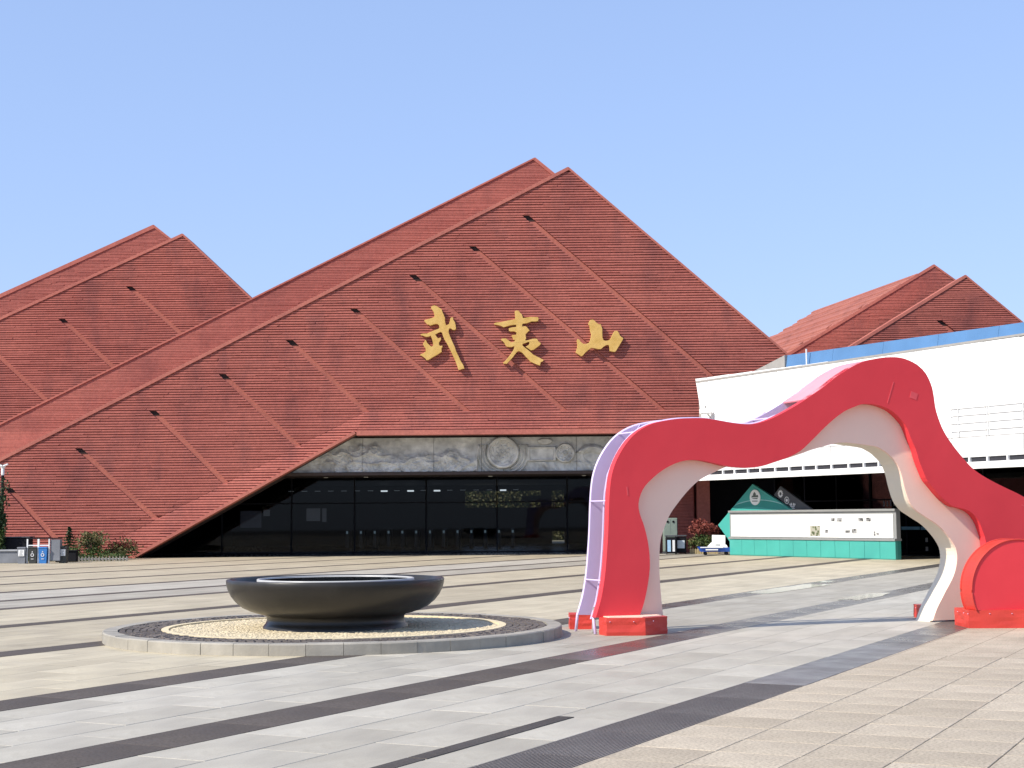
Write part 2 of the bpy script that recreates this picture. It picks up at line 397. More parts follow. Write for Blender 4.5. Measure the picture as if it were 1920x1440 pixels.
def zone(w0, w1, ncol, dv, near_mat, far_mat, key, ymax, vfar=75.0, name='paving_slab'):
    dw = (w1 - w0) / ncol
    rows = range(int(4 / dv), int(40 / dv))
    vmax_col = []
    for i in range(ncol):
        wc = w0 + dw * (i + .5)
        last = None
        for r in rows:
            vc = (r + .5 + (.5 if (i % 2 and dv > 1) else 0)) * dv
            if seen(wc, vc, ymax):
                o = put(name, slab_mesh(dw, dv, near_mat, key), plaza, (wc, vc, random.uniform(-.0012, .0012)))
                last = vc + dv / 2
        vmax_col.append(last)
    # beyond: one sheet per column start, then material joints only
    for i in range(ncol):
        s = vmax_col[i]
        if s is None: s = -20
        a, b = w0 + dw * i, w0 + dw * (i + 1)
        vmax_col[i] = s
    # merge neighbouring columns with the same start
    i = 0
    m = MB()
    while i < ncol:
        j = i
        while j + 1 < ncol and abs(vmax_col[j + 1] - vmax_col[i]) < .01: j += 1
        a, b, s = w0 + dw * i, w0 + dw * (j + 1), vmax_col[i]
        m.add([(a, s, -.0005), (b, s, -.0005), (b, vfar, -.0005), (a, vfar, -.0005)], [(0, 1, 2, 3)])
        i = j + 1
    m.build('far_paving', far_mat, plaza)

zone(-4.23, 4.17, 14, .6, m_beige, m_beige_far, 'b', 17.5)
m2 = MB().add([(4.17, -20, -.0005), (120, -20, -.0005), (120, 75, -.0005), (4.17, 75, -.0005)], [(0, 1, 2, 3)])
m2.build('far_paving', m_beige_far, plaza)
zone(-7.15, -4.83, 4, 1.2, m_grey, m_grey_far, 'g', 19.5)
zone(-9.87, -7.75, 4, 1.2, m_grey, m_grey_far, 'g', 19.5)
zone(-13.78, -10.45, 6, 1.2, m_cream, m_cream_far, 'c', 17.5)
for w0, w1, k in ((-17.47, -14.32, 'c'), (-21.05, -17.93, 'c'), (-23.2, -21.45, 'g'), (-26.0, -23.6, 'g'), (-29.3, -26.4, 'c'),
                  (-33.3, -29.7, 'c'), (-36.85, -33.7, 'c'), (-130, -37.25, 'c')):
    MB().add([(w0, -20, -.0005), (w1, -20, -.0005), (w1, 160, -.0005), (w0, 160, -.0005)], [(0, 1, 2, 3)]).build(
        'far_paving', m_cream_far if k == 'c' else m_grey_far, plaza)

def band(w0, w1, near=None, pol_from=99.0):
    wc, dw = (w0 + w1) / 2, w1 - w0
    if near:
        v = near[0]
        while v < near[1]:
            mat, key = (m_band_pol, 'dp') if v > pol_from else (m_band, 'd')
            if seen(wc, v + .6, 40):
                put('band_stone', slab_mesh(dw, 1.2, mat, key), plaza, (wc, v + .6, .002 + random.uniform(-.001, .001)))
            v += 1.2
        s = v
    else:
        s = -20
    MB().add([(w0, s, .002), (w1, s, .002), (w1, 75, .002), (w0, 75, .002)], [(0, 1, 2, 3)]).build(
        'dark_band', m_band_pol if near else m_band, plaza)

band(-7.75, -7.15, (4, 28), 15.2)
band(-10.45, -9.87, (6, 30), 24)
for a, b in ((-14.32, -13.78), (-17.93, -17.47), (-21.45, -21.05), (-23.6, -23.2), (-26.4, -26.0), (-29.7, -29.3), (-33.7, -33.3), (-37.25, -36.85)):
    band(a, b)
# ribbed drain stones along the beige field, smooth stones farther on
m_ribst = stone('ribbed_granite', (.19, .168, .150), None, .25, .6, .4, spec=.2, gscale=40)
def ribbed(dv):
    m = MB(); n = 22; w = .6 / n
    for i in range(n):
        x0 = -.3 + i * w
        m.box(x0 + .002, x0 + w * .64, -dv / 2 + .003, dv / 2 - .003, -.012, .0)
        m.add([(x0 + w * .62, -dv / 2, -.0035), (x0 + w + .002, -dv / 2, -.0035), (x0 + w + .002, dv / 2, -.0035), (x0 + w * .62, dv / 2, -.0035)], [(0, 1, 2, 3)])
    return m.mesh('ribbed_stone', m_ribst)
rm = ribbed(1.2)
v = 6.0
while v < 24.5:
    mx = rm if v < 14.0 else slab_mesh(.6, 1.2, m_band_wet, 'dw6') if v < 18.0 else slab_mesh(.6, 1.2, m_band_pol, 'dp6')
    if seen(-4.53, v + .6, 40): put('band_stone', mx, plaza, (-4.53, v + .6, .001))
    v += 1.2
MB().add([(-4.83, v, .002), (-4.23, v, .002), (-4.23, 75, .002), (-4.83, 75, .002)], [(0, 1, 2, 3)]).build('dark_band', m_band_pol, plaza)
# short drain slot cut into the grey slabs
for i, (a, b) in enumerate(((5.2, 7.3), (7.32, 9.05), (9.07, 11.42))):
    MB().cbox(-5.40, -5.25, a, b, -.01, .006, .004).build('drain_cover', m_slot, plaza)

# thin films of water left on the stone
def puddle(w, v, rw, rv, seed):
    pts = []
    for i in range(40):
        a = 2 * math.pi * i / 40
        k = 1 + .35 * noise.noise(Vector((math.cos(a) * 1.6, math.sin(a) * 1.6, seed))) + .12 * noise.noise(Vector((math.cos(a) * 5, math.sin(a) * 5, seed)))
        sq = 1 / max(abs(math.cos(a)), abs(math.sin(a))) ** .6
        pts.append((w + rw * k * sq * math.cos(a), v + rv * k * sq * math.sin(a)))
    MB().prism_xy(pts, .0036, .0052).build('puddle', m_water_film, plaza)
Mw = Mat('water_film'); Mw.color((.055, .052, .047)); Mw.rough(.10); Mw.b.inputs['Specular IOR Level'].default_value = .16
Mw.bump(Mw.noise(Mw.coord((1, .3, 1)), 9, 3), .03, .004)
m_water_film = Mw.m
puddle(-10.0, 33.0, .34, 2.3, 1.0)
puddle(-7.68, 30.4, .24, 1.5, 4.0)
puddle(-10.25, 36.8, .16, .5, 7.0)

# ------------------------------------------------------------------ station building
def lerp(a, b, t): return a + (b - a) * t
def line_x(p, q):
    """x as a function of z on the line through p and q"""
    return lambda z: p[0] + (q[0] - p[0]) * (z - p[1]) / (q[1] - p[1])

def cladding(rows, Y, h, rib=.16, gap=.095, gapf=.38, jit=.010, pmin=.8, pmax=2.6):
    """stacked rough terracotta laths; rows: list of (zb, zt, [segments]) with
    segment = (xl_b, xr_b, xl_t, xr_t, off_lb, off_rb, off_lt, off_rt), off = extra distance in front of the wall"""
    m = MB()
    for zb, zt, segs in rows:
        for s in segs:
            xlb, xrb, xlt, xrt, olb, orb, olt, ort = s
            ln = max(xrb - xlb, xrt - xlt)
            if ln < .03: continue
            cuts = [0.0]; x = 0.0
            while True:
                x += random.uniform(pmin, pmax)
                if x > ln - .4: break
                cuts.append(x / ln)
            cuts.append(1.0)
            for t0, t1 in zip(cuts[:-1], cuts[1:]):
                g = gapf + random.uniform(-.10, .10)
                zm = zb + (zt - zb) * g
                zr0 = zb; zr1 = zt
                pr = rib + random.uniform(-jit, jit); pg = gap + random.uniform(-.01, .005)
                def pt(t, z, p):
                    f = (z - zb) / (zt - zb)
                    xb, xt = lerp(xlb, xrb, t), lerp(xlt, xrt, t)
                    ob, ot = lerp(olb, orb, t), lerp(olt, ort, t)
                    return (lerp(xb, xt, f), Y - p - lerp(ob, ot, f), z)
                # gap strip (below) and rib (above)
                e = random.uniform(-.006, .006)
                a0, a1 = pt(t0, zb, pg), pt(t1, zb, pg)
                b0, b1 = pt(t0, zm, pg), pt(t1, zm, pg)
                c0, c1 = pt(t0, zm, pr), pt(t1, zm, pr)
                d0, d1 = pt(t0, zt - .012, pr + e), pt(t1, zt - .012, pr - e)
                e0, e1 = pt(t0, zt, pr - .02), pt(t1, zt, pr - .02)
                f0, f1 = pt(t0, zt, 0.0), pt(t1, zt, 0.0)
                g0, g1 = pt(t0, zb, 0.0), pt(t1, zb, 0.0)
                n = len(m.v)
                m.v += [a0, a1, b0, b1, c0, c1, d0, d1, e0, e1, f0, f1, g0, g1]
                F = [(0, 1, 3, 2), (2, 3, 5, 4), (4, 5, 7, 6), (6, 7, 9, 8), (8, 9, 11, 10)]
                F += [(12, 0, 2, 4, 6, 8, 10), (13, 11, 9, 7, 5, 3, 1)]
                m.f += [tuple(i + n for i in f) for f in F]
    return m

def make_rows(z0, z1, h, left, right, grooves=(), gw=.3, extra=None):
    """rows of a slab; grooves = [(head, foot)] are left open; extra(zb, zt, xl, xr) may split the right end"""
    rows = []
    n = int((z1 - z0) / h)
    for i in range(n):
        zb, zt = z0 + i * h, z0 + (i + 1) * h
        if extra:
            segs = extra(zb, zt)
        else:
            segs = [(left(zb), right(zb), left(zt), right(zt), 0, 0, 0, 0)]
        out = []
        for s in segs:
            parts = [s]
            if s[4] == 0 and s[5] == 0 and s[6] == 0 and s[7] == 0:
                for hd, ft in grooves:
                    if zt > hd[1] or zt < ft[1]: continue
                    gx = line_x(hd, ft)
                    new = []
                    for p in parts:
                        a_b, b_b = gx(zb) - gw / 2, gx(zb) + gw / 2
                        a_t, b_t = gx(zt) - gw / 2, gx(zt) + gw / 2
                        if b_b < p[0] or a_b > p[1] or b_t < p[2] or a_t > p[3]:
                            new.append(p); continue
                        if a_b > p[0] and a_t > p[2]: new.append((p[0], a_b, p[2], a_t, 0, 0, 0, 0))
                        if b_b < p[1] and b_t < p[3]: new.append((b_b, p[1], b_t, p[3], 0, 0, 0, 0))
                    parts = new
            out += parts
        rows.append((zb, zt, out))
    return rows

def strip_along(p, q, w0, w1, y0, y1):
    """flat bar following the line p-q (x,z); w0..w1 = distance below the line"""
    d = Vector((q[0] - p[0], q[1] - p[1])).normalized()
    nrm = Vector((d.y, -d.x))
    if nrm.y > 0: nrm = -nrm
    P = [(p[0] + nrm.x * w0, p[1] + nrm.y * w0), (q[0] + nrm.x * w0, q[1] + nrm.y * w0),
         (q[0] + nrm.x * w1, q[1] + nrm.y * w1), (p[0] + nrm.x * w1, p[1] + nrm.y * w1)]
    return MB().prism_xz(P, y0, y1)

def to_ground(apex, p, z=0.0):
    return (line_x(apex, p)(z), z)

def gully(parent, Y, hd, ft, gw=.3):
    """smooth floor of a diagonal channel"""
    P = [(hd[0] - gw / 2 - .02, hd[1]), (hd[0] + gw / 2 + .02, hd[1]), (ft[0] + gw / 2 + .02, ft[1]), (ft[0] - gw / 2 - .02, ft[1])]
    MB().prism_xz(P, Y - .012, Y + .05).build('gully', m_flat, parent, fix=True)
    mouth_shade(hd, ft, Y).build('gully_mouth_shade', m_mouth_shade, parent, fix=True)  # flat dark plate, painted as the deep shade of the groove head

def gable(parent, Y, apex, lp, rp, depth, h=.11, grooves=(), rib=.16, gap=.095, gapf=.38, z0=0.0, mat=None, cop=.10, coping_mat=None):
    lg, rg = to_ground(apex, lp, z0), to_ground(apex, rp, z0)
    core = MB().prism_xz([lg, rg, apex], Y, Y + depth).build('wall_core', m_flat, parent, fix=True)
    L, Rr = line_x(apex, lp), line_x(apex, rp)
    rows = make_rows(z0, apex[1] - .1, h, L, Rr, grooves)
    c = cladding(rows, Y, h, rib, gap, gapf).build('lath_cladding', mat or m_rib, parent)
    tag(c, kind='stuff')
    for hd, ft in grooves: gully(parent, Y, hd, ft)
    strip_along(apex, lg, -.03, cop, Y - rib - .04, Y + depth).build('coping', coping_mat or m_flat, parent, fix=True)
    strip_along(apex, rg, -.04, cop * .45, Y - rib - .035, Y + depth - .01).build('coping', coping_mat or m_flat, parent, fix=True)

# ---- main hall
YF = 66.0
hall = empty('station_building', (0, YF, 0))
tag(hall, 'large red terracotta station hall with steep triangular gable and dark entrance', 'building')
hall_off = Matrix.Translation((0, -YF, 0))
class Off:
    pass
APEX, LP, RP = (2.5, 16.65), (-21.87, 4.22), (11.68, 8.58)
EDGE0, EDGE1 = (-16.06, 0.0), (-6.67, 5.22)          # sloping lower edge of the wall beside the entrance
FOLD0, FOLD1 = (-18.35, 0.0), (-6.28, 6.13)
LINTEL, ZFOLD = 5.22, 6.13
LX, RX = line_x(APEX, LP), line_x(APEX, RP)
EX, FX, CX = line_x(EDGE0, EDGE1), line_x(FOLD0, FOLD1), line_x(EDGE1, FOLD1)
FL = .22
GROOVES = [((0.63, 14.58), (8.5, 7.57)), ((-1.75, 13.31), (6.38, 6.15)), ((-4.26, 12.03), (2.2, 6.15)), ((-6.9, 10.68), (-1.95, 6.15)),
           ((-9.56, 9.27), (-6.25, 6.15)), ((-12.45, 7.85), (-9.13, 4.67)), ((-15.41, 6.31), (-12.12, 3.05)), ((-18.51, 4.69), (-15.12, 1.6)),
           ((-21.5, 3.08), (-19.0, 0.4))]
RIGHT_END = 13.2
def main_rows(zb, zt):
    segs = []
    xl = (LX(zb), LX(zt))
    if zb >= ZFOLD - .001:
        return [(xl[0], RX(zb), xl[1], RX(zt), 0, 0, 0, 0)]
    zt = min(zt, ZFOLD)
    segs.append((xl[0], FX(zb), xl[1], FX(zt), 0, 0, 0, 0))
    if zb >= LINTEL - .001:
        ob, ot = FL * (ZFOLD - zb) / (ZFOLD - LINTEL), FL * (ZFOLD - zt) / (ZFOLD - LINTEL)
        segs.append((FX(zb), CX(zb), FX(zt), CX(zt), 0, ob, 0, ot))
        segs.append((CX(zb), RIGHT_END, CX(zt), RIGHT_END, ob, ob, ot, ot))
    else:
        segs.append((FX(zb), EX(zb), FX(zt), EX(zt), 0, FL, 0, FL))
    return segs
H = .111
n_low = int(round(LINTEL / H)); h1 = LINTEL / n_low
n_mid = int(round((ZFOLD - LINTEL) / H)); h2 = (ZFOLD - LINTEL) / n_mid
rows = make_rows(0, LINTEL + .001, h1, None, None, GROOVES, .3, main_rows)
rows += make_rows(LINTEL, ZFOLD + .001, h2, None, None, GROOVES, .3, main_rows)
rows += make_rows(ZFOLD, APEX[1] - .1, H, None, None, GROOVES, .3, main_rows)
core_poly = [to_ground(APEX, LP), EDGE0, EDGE1, (RIGHT_END, LINTEL), (RIGHT_END, RX(0) and 7.0), APEX]
core_poly[4] = (RX(7.0), 7.0)
class P0: pass
def hb(mb, name, mat, **k):
    """add a part of the hall given in world coordinates"""
    mb.v = [(x, y - YF, z) for x, y, z in mb.v]
    return mb.build(name, mat, hall, **k)
hb(MB().prism_xz(core_poly, YF, YF + .3), 'wall_core', m_flat, fix=True)
hb(MB().prism_xz(core_poly, YF + .305, YF + 2.0), 'inner_core_shade', m_soffit, fix=True)  # dark brown put into the colour for the shade on the entrance reveal
tag(hb(cladding(rows, YF, H), 'lath_cladding', m_rib), kind='stuff')
m_mouth_shade = simple('gully_mouth_shade', (.035, .018, .015), .9)  # near-black colour stands in for the shade inside the groove head
def mouth_shade(hd, ft, y, gw=.3, ln=.36):
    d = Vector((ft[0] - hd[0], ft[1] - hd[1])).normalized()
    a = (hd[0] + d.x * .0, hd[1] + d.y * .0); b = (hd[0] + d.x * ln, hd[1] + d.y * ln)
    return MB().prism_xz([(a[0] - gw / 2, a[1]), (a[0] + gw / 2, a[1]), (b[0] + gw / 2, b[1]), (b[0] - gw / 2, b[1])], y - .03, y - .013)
for hd, ft in GROOVES:
    gw = .3
    P = [(hd[0] - gw / 2 - .02, hd[1]), (hd[0] + gw / 2 + .02, hd[1]), (ft[0] + gw / 2 + .02, ft[1]), (ft[0] - gw / 2 - .02, ft[1])]
    hb(MB().prism_xz(P, YF - .012, YF + .05), 'gully', m_flat, fix=True)
    hb(mouth_shade(hd, ft, YF), 'gully_mouth_shade', m_mouth_shade, fix=True)
hb(strip_along(APEX, to_ground(APEX, LP), -.03, .11, YF - .21, YF + 3.0), 'coping', m_flat, fix=True)
hb(strip_along(APEX, (RX(5.5), 5.5), -.03, .06, YF - .205, YF + 2.99), 'coping', m_flat, fix=True)
# trims of the lower edge
hb(strip_along(EDGE0, EDGE1, -.10, .03, YF - FL - .19, YF + .3), 'edge_trim', m_flat, fix=True)
hb(MB().box(EDGE1[0] + .05, RIGHT_END, YF - FL - .195, YF + .3, LINTEL - .10, LINTEL + .10), 'lintel_trim', m_flat, fix=True)
# rear slab
A2, L2, R2 = (1.1, 17.81), (-22.89, 5.93), (1.96, 17.09)
L2g = to_ground(A2, L2)
hb(MB().prism_xz([L2g, (-17.8, 0), (-17.8, 2.2), (-12.5, 5.4), to_ground(A2, R2, 5.4), A2], 69.0, 71.0), 'rear_wall_core', m_flat, fix=True)
hb(MB().prism_xz([(-24, 0.0), (-18, 0.0), (-18, 5.4), (14.5, 5.4), (13, 8), (2.0, 15.5), (-20, 4.5)], 71.05, 96), 'roof_mass', m_flat, fix=True)
rows2 = make_rows(5.6, A2[1] - .1, .075, line_x(A2, L2), line_x(A2, R2)) + make_rows(2.3, 5.6, .075, line_x(A2, L2), lambda z: -18 + max(0, z - 2.2) * 1.55)
tag(hb(cladding(rows2, 69.0, .075, .05, .035, .3, .006, 2.0, 6.0), 'rear_lath_cladding', m_rib2), kind='stuff')
hb(MB().prism_xz([to_ground(A2, L2), to_ground(A2, L2, 5.6), (-12.6, 5.6), (-18, 2.2), (-18, 0)], 68.95, 69.05), 'rear_wall_foot', m_flat, fix=True)
hb(strip_along(A2, L2g, -.02, .05, 68.90, 71.1), 'rear_coping', m_flat, fix=True)
hb(strip_along(A2, to_ground(A2, R2, 6), -.04, .1, 68.905, 71.09), 'rear_coping', m_flat, fix=True)

# ---- carved stone frieze above the doors
m_relief = simple('carved_grey_stone', (.56, .555, .515), .8, .32, 2.2, .5)
def sstep(a, b, x):
    t = max(0, min(1, (x - a) / (b - a))); return t * t * (3 - 2 * t)
def ridge(x, z, s, seed):
    return 1 - abs(noise.noise(Vector((x * s, z * s * 1.6, seed)))) * 2
def relief(x, z):
    """height of the carving at x (m), z measured up from the frieze foot (0..1.62)"""
    h = .02 * noise.noise(Vector((x * 1.3, z * 2.2, 3.1))) + .012 * noise.noise(Vector((x * 6, z * 7, 1.0)))
    # mountains
    mt = .75 + .5 * noise.noise(Vector((x * .9, 0.3, 8.0))) + .18 * noise.noise(Vector((x * 3.1, 1.0, 2.0)))
    if x < -1.5:
        k = sstep(mt + .25, mt - .1, z) * sstep(-9.5, -6.8, x)
        h += k * (.05 + .07 * max(0, ridge(x, z, 1.7, 4.0)) ** 2 + .03 * max(0, ridge(x + z * .4, z, 4.5, 9.0)) ** 2)
    def disc(cx, cz, r):
        nonlocal h
        d = math.hypot(x - cx, z - cz)
        if d < r:
            h = .13
            h += .04 * (sstep(r * .78, r * .84, d) - sstep(r * .93, r, d)) - .03 * sstep(r * .74, r * .70, d)
            if d < r * .72:
                a = math.atan2(z - cz, x - cx)
                h += .03 * (1 if math.sin(d * 30) + .8 * math.sin(a * 9 + d * 14) > .55 else 0)
                if d < r * .2: h += .03
    # folded bands left and right of the great disc
    d1 = math.hypot(x + .42, z - .80)
    if .70 < d1 < 1.15 and (z < 1.15):
        if x < -.42 or x > -.1: h += .05 + .03 * math.sin(d1 * 42)
    # box with a frame
    if .66 < x < 1.86 and .42 < z < 1.05:
        e = min(x - .66, 1.86 - x, z - .42, 1.05 - z)
        h = .10 if e < .09 else .045
    if math.hypot((x - 1.42) / .32, (z - 1.27) / .13) < 1: h = .09
    disc(-.42, .80, .70)
    disc(2.27, .76, .42)
    # leaf and waves at the lower right
    if x > 2.75:
        cz = .78 + .18 * math.sin((x - 2.8) * 2.6)
        w = .2 * sstep(2.75, 3.1, x) * sstep(4.4, 4.0, x)
        if abs(z - cz) < w: h += .09 * (1 - (abs(z - cz) / w) ** 2)
        d = math.hypot((x - 3.5) / .75, (z - .65) / .6)
        if d < 1: h += .05 * (1 - d) + .025 * (1 if .55 < d < .75 else 0)
    if x > .5 and z < .4: h += .05 * max(0, math.sin(x * 4 + z * 7)) + .02 * math.sin(x * 17 + z * 9)
    return h
FZ0, FZ1, FY = 3.60, 5.07, 67.2
seams = [-10.2, -6.5, -5.25, -3.45, -.0 - 3.3 + 3.3, 2.85, 6.4, 9.6]
seams = [-10.2, -6.5, -3.42, -1.35, 2.78, 6.3, 9.8]
for s0, s1 in zip(seams[:-1], seams[1:]):
    m = MB()
    nx, nz = int((s1 - s0) / .035), 46
    def hgt(i, j):
        x = s0 + .008 + (s1 - s0 - .016) * i / nx; z = (FZ1 - FZ0) * j / nz
        return (x, FY - .06 - 1.7 * max(0, relief(x, z)), FZ0 + z)
    vv = [hgt(i, j) for j in range(nz + 1) for i in range(nx + 1)]
    ff = [(j * (nx + 1) + i, j * (nx + 1) + i + 1, (j + 1) * (nx + 1) + i + 1, (j + 1) * (nx + 1) + i) for j in range(nz) for i in range(nx)]
    m.add(vv, ff)
    m.box(s0 + .008, s1 - .008, FY - .058, FY + .05, FZ0, FZ1)
    hb(m, 'relief_panel', m_relief, smooth=False)
hb(MB().box(-10.4, 13, FY + .051, FY + .3, FZ0 - .02, FZ1 + .3), 'frieze_backing', m_soffit)
hb(MB().box(-14, 13, FY - .35, 71.2, FZ0 - .14, FZ0 - .021), 'soffit', m_soffit)
for x in (-8.4, -6.6, -1.0, 3.2):
    hb(MB().lathe([(.0, FZ0 - .17), (.10, FZ0 - .17), (.10, FZ0 - .141)], 12, x, 69.6), 'downlight', simple('downlight_glass', (.8, .78, .7), .3), fix=True)

# ---- glazed hall behind the entrance
def glass(name, tint=(.03, .035, .05), alpha=.45, ior=1.3, rough=.02):
    M = Mat(name)
    M.t.nodes.remove(M.b)
    tr = M.n('ShaderNodeBsdfTransparent'); tr.inputs['Color'].default_value = (alpha * .92, alpha * .97, alpha, 1)
    gl = M.n('ShaderNodeBsdfGlossy'); gl.inputs['Roughness'].default_value = rough
    fr = M.n('ShaderNodeFresnel'); fr.inputs['IOR'].default_value = ior
    mx = M.n('ShaderNodeMixShader')
    M.l(fr.outputs[0], mx.inputs[0]); M.l(tr.outputs[0], mx.inputs[1]); M.l(gl.outputs[0], mx.inputs[2])
    M.l(mx.outputs[0], M.t.nodes['Material Output'].inputs['Surface'])
    return M.m
m_glass = glass('tinted_glass', alpha=.6, ior=1.25)
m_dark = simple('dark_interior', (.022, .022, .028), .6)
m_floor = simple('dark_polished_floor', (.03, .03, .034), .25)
m_frame = simple('black_frame', (.010, .010, .013), .7, spec=.15)
m_white = simple('white_paint', (.78, .78, .76), .5, .05)
GY = 71.5
xs = [-17.2, -13.4, -10.2, -7.3, -4.0, -.74, 2.5, 6.6]
for a, b in zip(xs[:-1], xs[1:]):
    for z0, z1 in ((.04, 2.28), (2.34, 3.46)):
        hb(MB().box(a + .04, b - .04, GY, GY + .02, z0, z1), 'glass_pane', m_glass)
for x in xs: hb(MB().box(x - .025, x + .025, GY - .02, GY + .08, 0, 3.46), 'mullion', m_frame)
for k, z in enumerate((0.0, 2.28, 3.46)):
    hb(MB().box(-17.16, 6.56, GY - .03, GY + .07, z + .001, z + .06), 'transom', m_frame)
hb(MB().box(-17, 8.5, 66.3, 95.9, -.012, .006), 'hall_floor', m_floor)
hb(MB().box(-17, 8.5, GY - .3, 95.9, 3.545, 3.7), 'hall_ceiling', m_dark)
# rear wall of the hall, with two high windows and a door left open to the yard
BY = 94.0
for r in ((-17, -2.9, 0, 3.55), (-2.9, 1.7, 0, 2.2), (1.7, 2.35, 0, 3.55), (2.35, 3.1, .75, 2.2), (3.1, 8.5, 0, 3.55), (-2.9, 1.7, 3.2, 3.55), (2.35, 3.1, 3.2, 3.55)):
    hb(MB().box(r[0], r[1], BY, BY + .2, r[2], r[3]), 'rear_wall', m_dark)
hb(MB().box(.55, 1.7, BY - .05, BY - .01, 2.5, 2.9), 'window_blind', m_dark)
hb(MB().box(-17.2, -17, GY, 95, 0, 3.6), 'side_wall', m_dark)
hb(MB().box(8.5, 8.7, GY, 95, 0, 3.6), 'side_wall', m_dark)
def emit(name, c, s):
    M = Mat(name); M.color(c); M.b.inputs['Emission Color'].default_value = (c[0], c[1], c[2], 1); M.b.inputs['Emission Strength'].default_value = s
    return M.m
m_lit, m_dim = emit('lit_ceiling_panel', (.95, .97, 1), 1.1), emit('dim_ceiling_panel', (.7, .75, .8), .10)
for i in range(18):
    x = -12.9 + i * .76
    lit = i in (7, 9, 11, 16)
    hb(MB().box(x, x + (.36 if lit else .30), 89, 89.3, 3.12 if lit else 3.17, 3.2), 'ceiling_light', m_lit if lit else m_dim)
m_scr = (emit('hall_screen_dark', (.10, .10, .13), .10), emit('hall_screen_grey', (.16, .16, .18), .16))
# gates across the hall floor
gate_me = MB().cbox(-.11, .11, -.7, .7, 0, 1.0, .03).mesh('gate_body', simple('gate_steel', (.10, .10, .11), .35, metal=.6))
scr_me = MB().box(-.05, .05, -.03, .0, 0, .14).mesh('gate_screen', emit('gate_screen', (.45, .6, .7), .22))
ORD = ['first', 'second', 'third', 'fourth', 'fifth', 'sixth', 'seventh', 'eighth', 'ninth', 'tenth', 'eleventh', 'twelfth', 'thirteenth']
for i in range(13):
    x = -8.9 + i * .74
    g = empty('ticket_gate', (x, 84, .006)); tag(g, ORD[i] + ' ticket gate from the left in the dark station hall', 'gate', 'ticket gates in the hall')
    put('gate_body', gate_me, g); put('gate_screen', scr_me, g, (0, -.71, .78))
for x0_, x1_, z0_, z1_, sc in ((-13.0, -12.0, 1.2, 2.0, 0), (-9.85, -9.2, 1.5, 2.1, 1), (-9.1, -8.9, 1.45, 2.1, 1), (-11.9, -11.6, 1.75, 2.05, 1)):
    hb(MB().box(x0_, x1_, 74.0, 74.05, z0_, z1_), 'hall_screen', m_scr[sc])
# ribbed pier at the right of the entrance
pr_rows = make_rows(0, 3.46, .14, lambda z: 6.75, lambda z: 8.05)
hb(cladding(pr_rows, 69.3, .14, .10, .06, .25, .004, 3, 5), 'pier_cladding', m_rib)
hb(MB().box(6.7, 8.1, 69.3, 71.3, 0, 3.46), 'pier', m_flat)
hb(MB().box(8.75, 13.5, 71.6, 71.8, 0, 3.5), 'side_glazing', m_frame)
hb(MB().box(8.2, 8.75, 68.9, 71.3, 0, 3.46), 'pier', m_flat)

# ---- gable pair on the left
lb = empty('gable_wing', (-16, 74, 0)); tag(lb, 'twin red gable standing behind the left slope of the main hall', 'building')
def with_parent(fn, parent, origin):
    before = set(col.objects)
    fn()
    for o in set(col.objects) - before:
        if o.parent == parent: o.location = Vector(o.location) - Vector(origin)
def left_wing():
    gable(lb, 74.0, (-15.88, 15.36), (-24.66, 11.32), (-12.63, 12.29), 2.5,
          grooves=[((-18.51, 12.91), (-14.9, 9.6)), ((-21.75, 11.38), (-17.5, 7.4)), ((-25.01, 9.85), (-21.2, 6.3))], z0=6.0)
    gable(lb, 77.0, (-18.01, 16.4), (-25.68, 12.93), (-17.19, 15.74), 6.0, h=.075, rib=.05, gap=.035, gapf=.3, mat=m_rib2, cop=.16, z0=6.0)
    MB().box(-40, -18.3, 74.3, 82, 0, 5.99).build('base_wall', m_flat, lb)
with_parent(left_wing, lb, (-16, 74, 0))

# ---- gable pair on the right with a visible roof slope
rb = empty('gable_wing', (23, 80, 0)); tag(rb, 'twin red gable with long roof slope behind the white canopy', 'building')
def right_wing():
    gable(rb, 80.0, (23.66, 13.98), (18.05, 10.58), (26.55, 11.49), 2.5, grooves=[((22.25, 11.61), (26.0, 8.4))], cop=.12, z0=6.0)
    gable(rb, 83.0, (22.89, 15.05), (14.83, 10.23), (23.88, 14.31), 2.0, h=.08, rib=.05, gap=.035, gapf=.3, mat=m_rib, cop=.12, z0=6.0)
    MB().box(14.6, 36, 80.3, 99, 0, 5.99).build('base_wall', m_flat, rb)
with_parent(right_wing, rb, (23, 80, 0))
# roof of the right pair: two slopes falling from a ridge that runs away from the square
m_roof = terracotta('roof_render', (.36, .135, .105), (.22, .085, .07), .7, sx=.4, sz=.4)
def rp3(t, k, up=0.0):
    """t along the ridge 0..1, k metres sideways (negative = towards the main hall)"""
    x = lerp(22.89, 20.02, t); y = lerp(85.0, 100.0, t); z = lerp(15.0, 14.93, t)
    return (x + k - 23, y - 80, z - .6 * abs(k) + up)
m = MB()
m.hexa([rp3(0, -11.5, -.3), rp3(0, 0, -.3), rp3(1, 0, -.3), rp3(1, -11.5, -.3), rp3(0, -11.5), rp3(0, 0), rp3(1, 0), rp3(1, -11.5)])
m.hexa([rp3(0, 0, -.3), rp3(0, 11.5, -.3), rp3(1, 11.5, -.3), rp3(1, 0, -.3), rp3(0, 0), rp3(0, 11.5), rp3(1, 11.5), rp3(1, 0)])
m.build('roof', m_roof, rb, fix=True)
for i in range(34):
    k = -.4 - i * .31
    hgt_ = .06 if i % 3 else .12
    t0, t1 = 0.0, 1.0
    MB().hexa([rp3(t0, k - .1, 0), rp3(t0, k + .06, 0), rp3(t1, k + .06, 0), rp3(t1, k - .1, 0),
               rp3(t0, k - .1, hgt_), rp3(t0, k + .06, hgt_), rp3(t1, k + .06, hgt_), rp3(t1, k - .1, hgt_)]).build('roof_batten', m_roof, rb, fix=True)
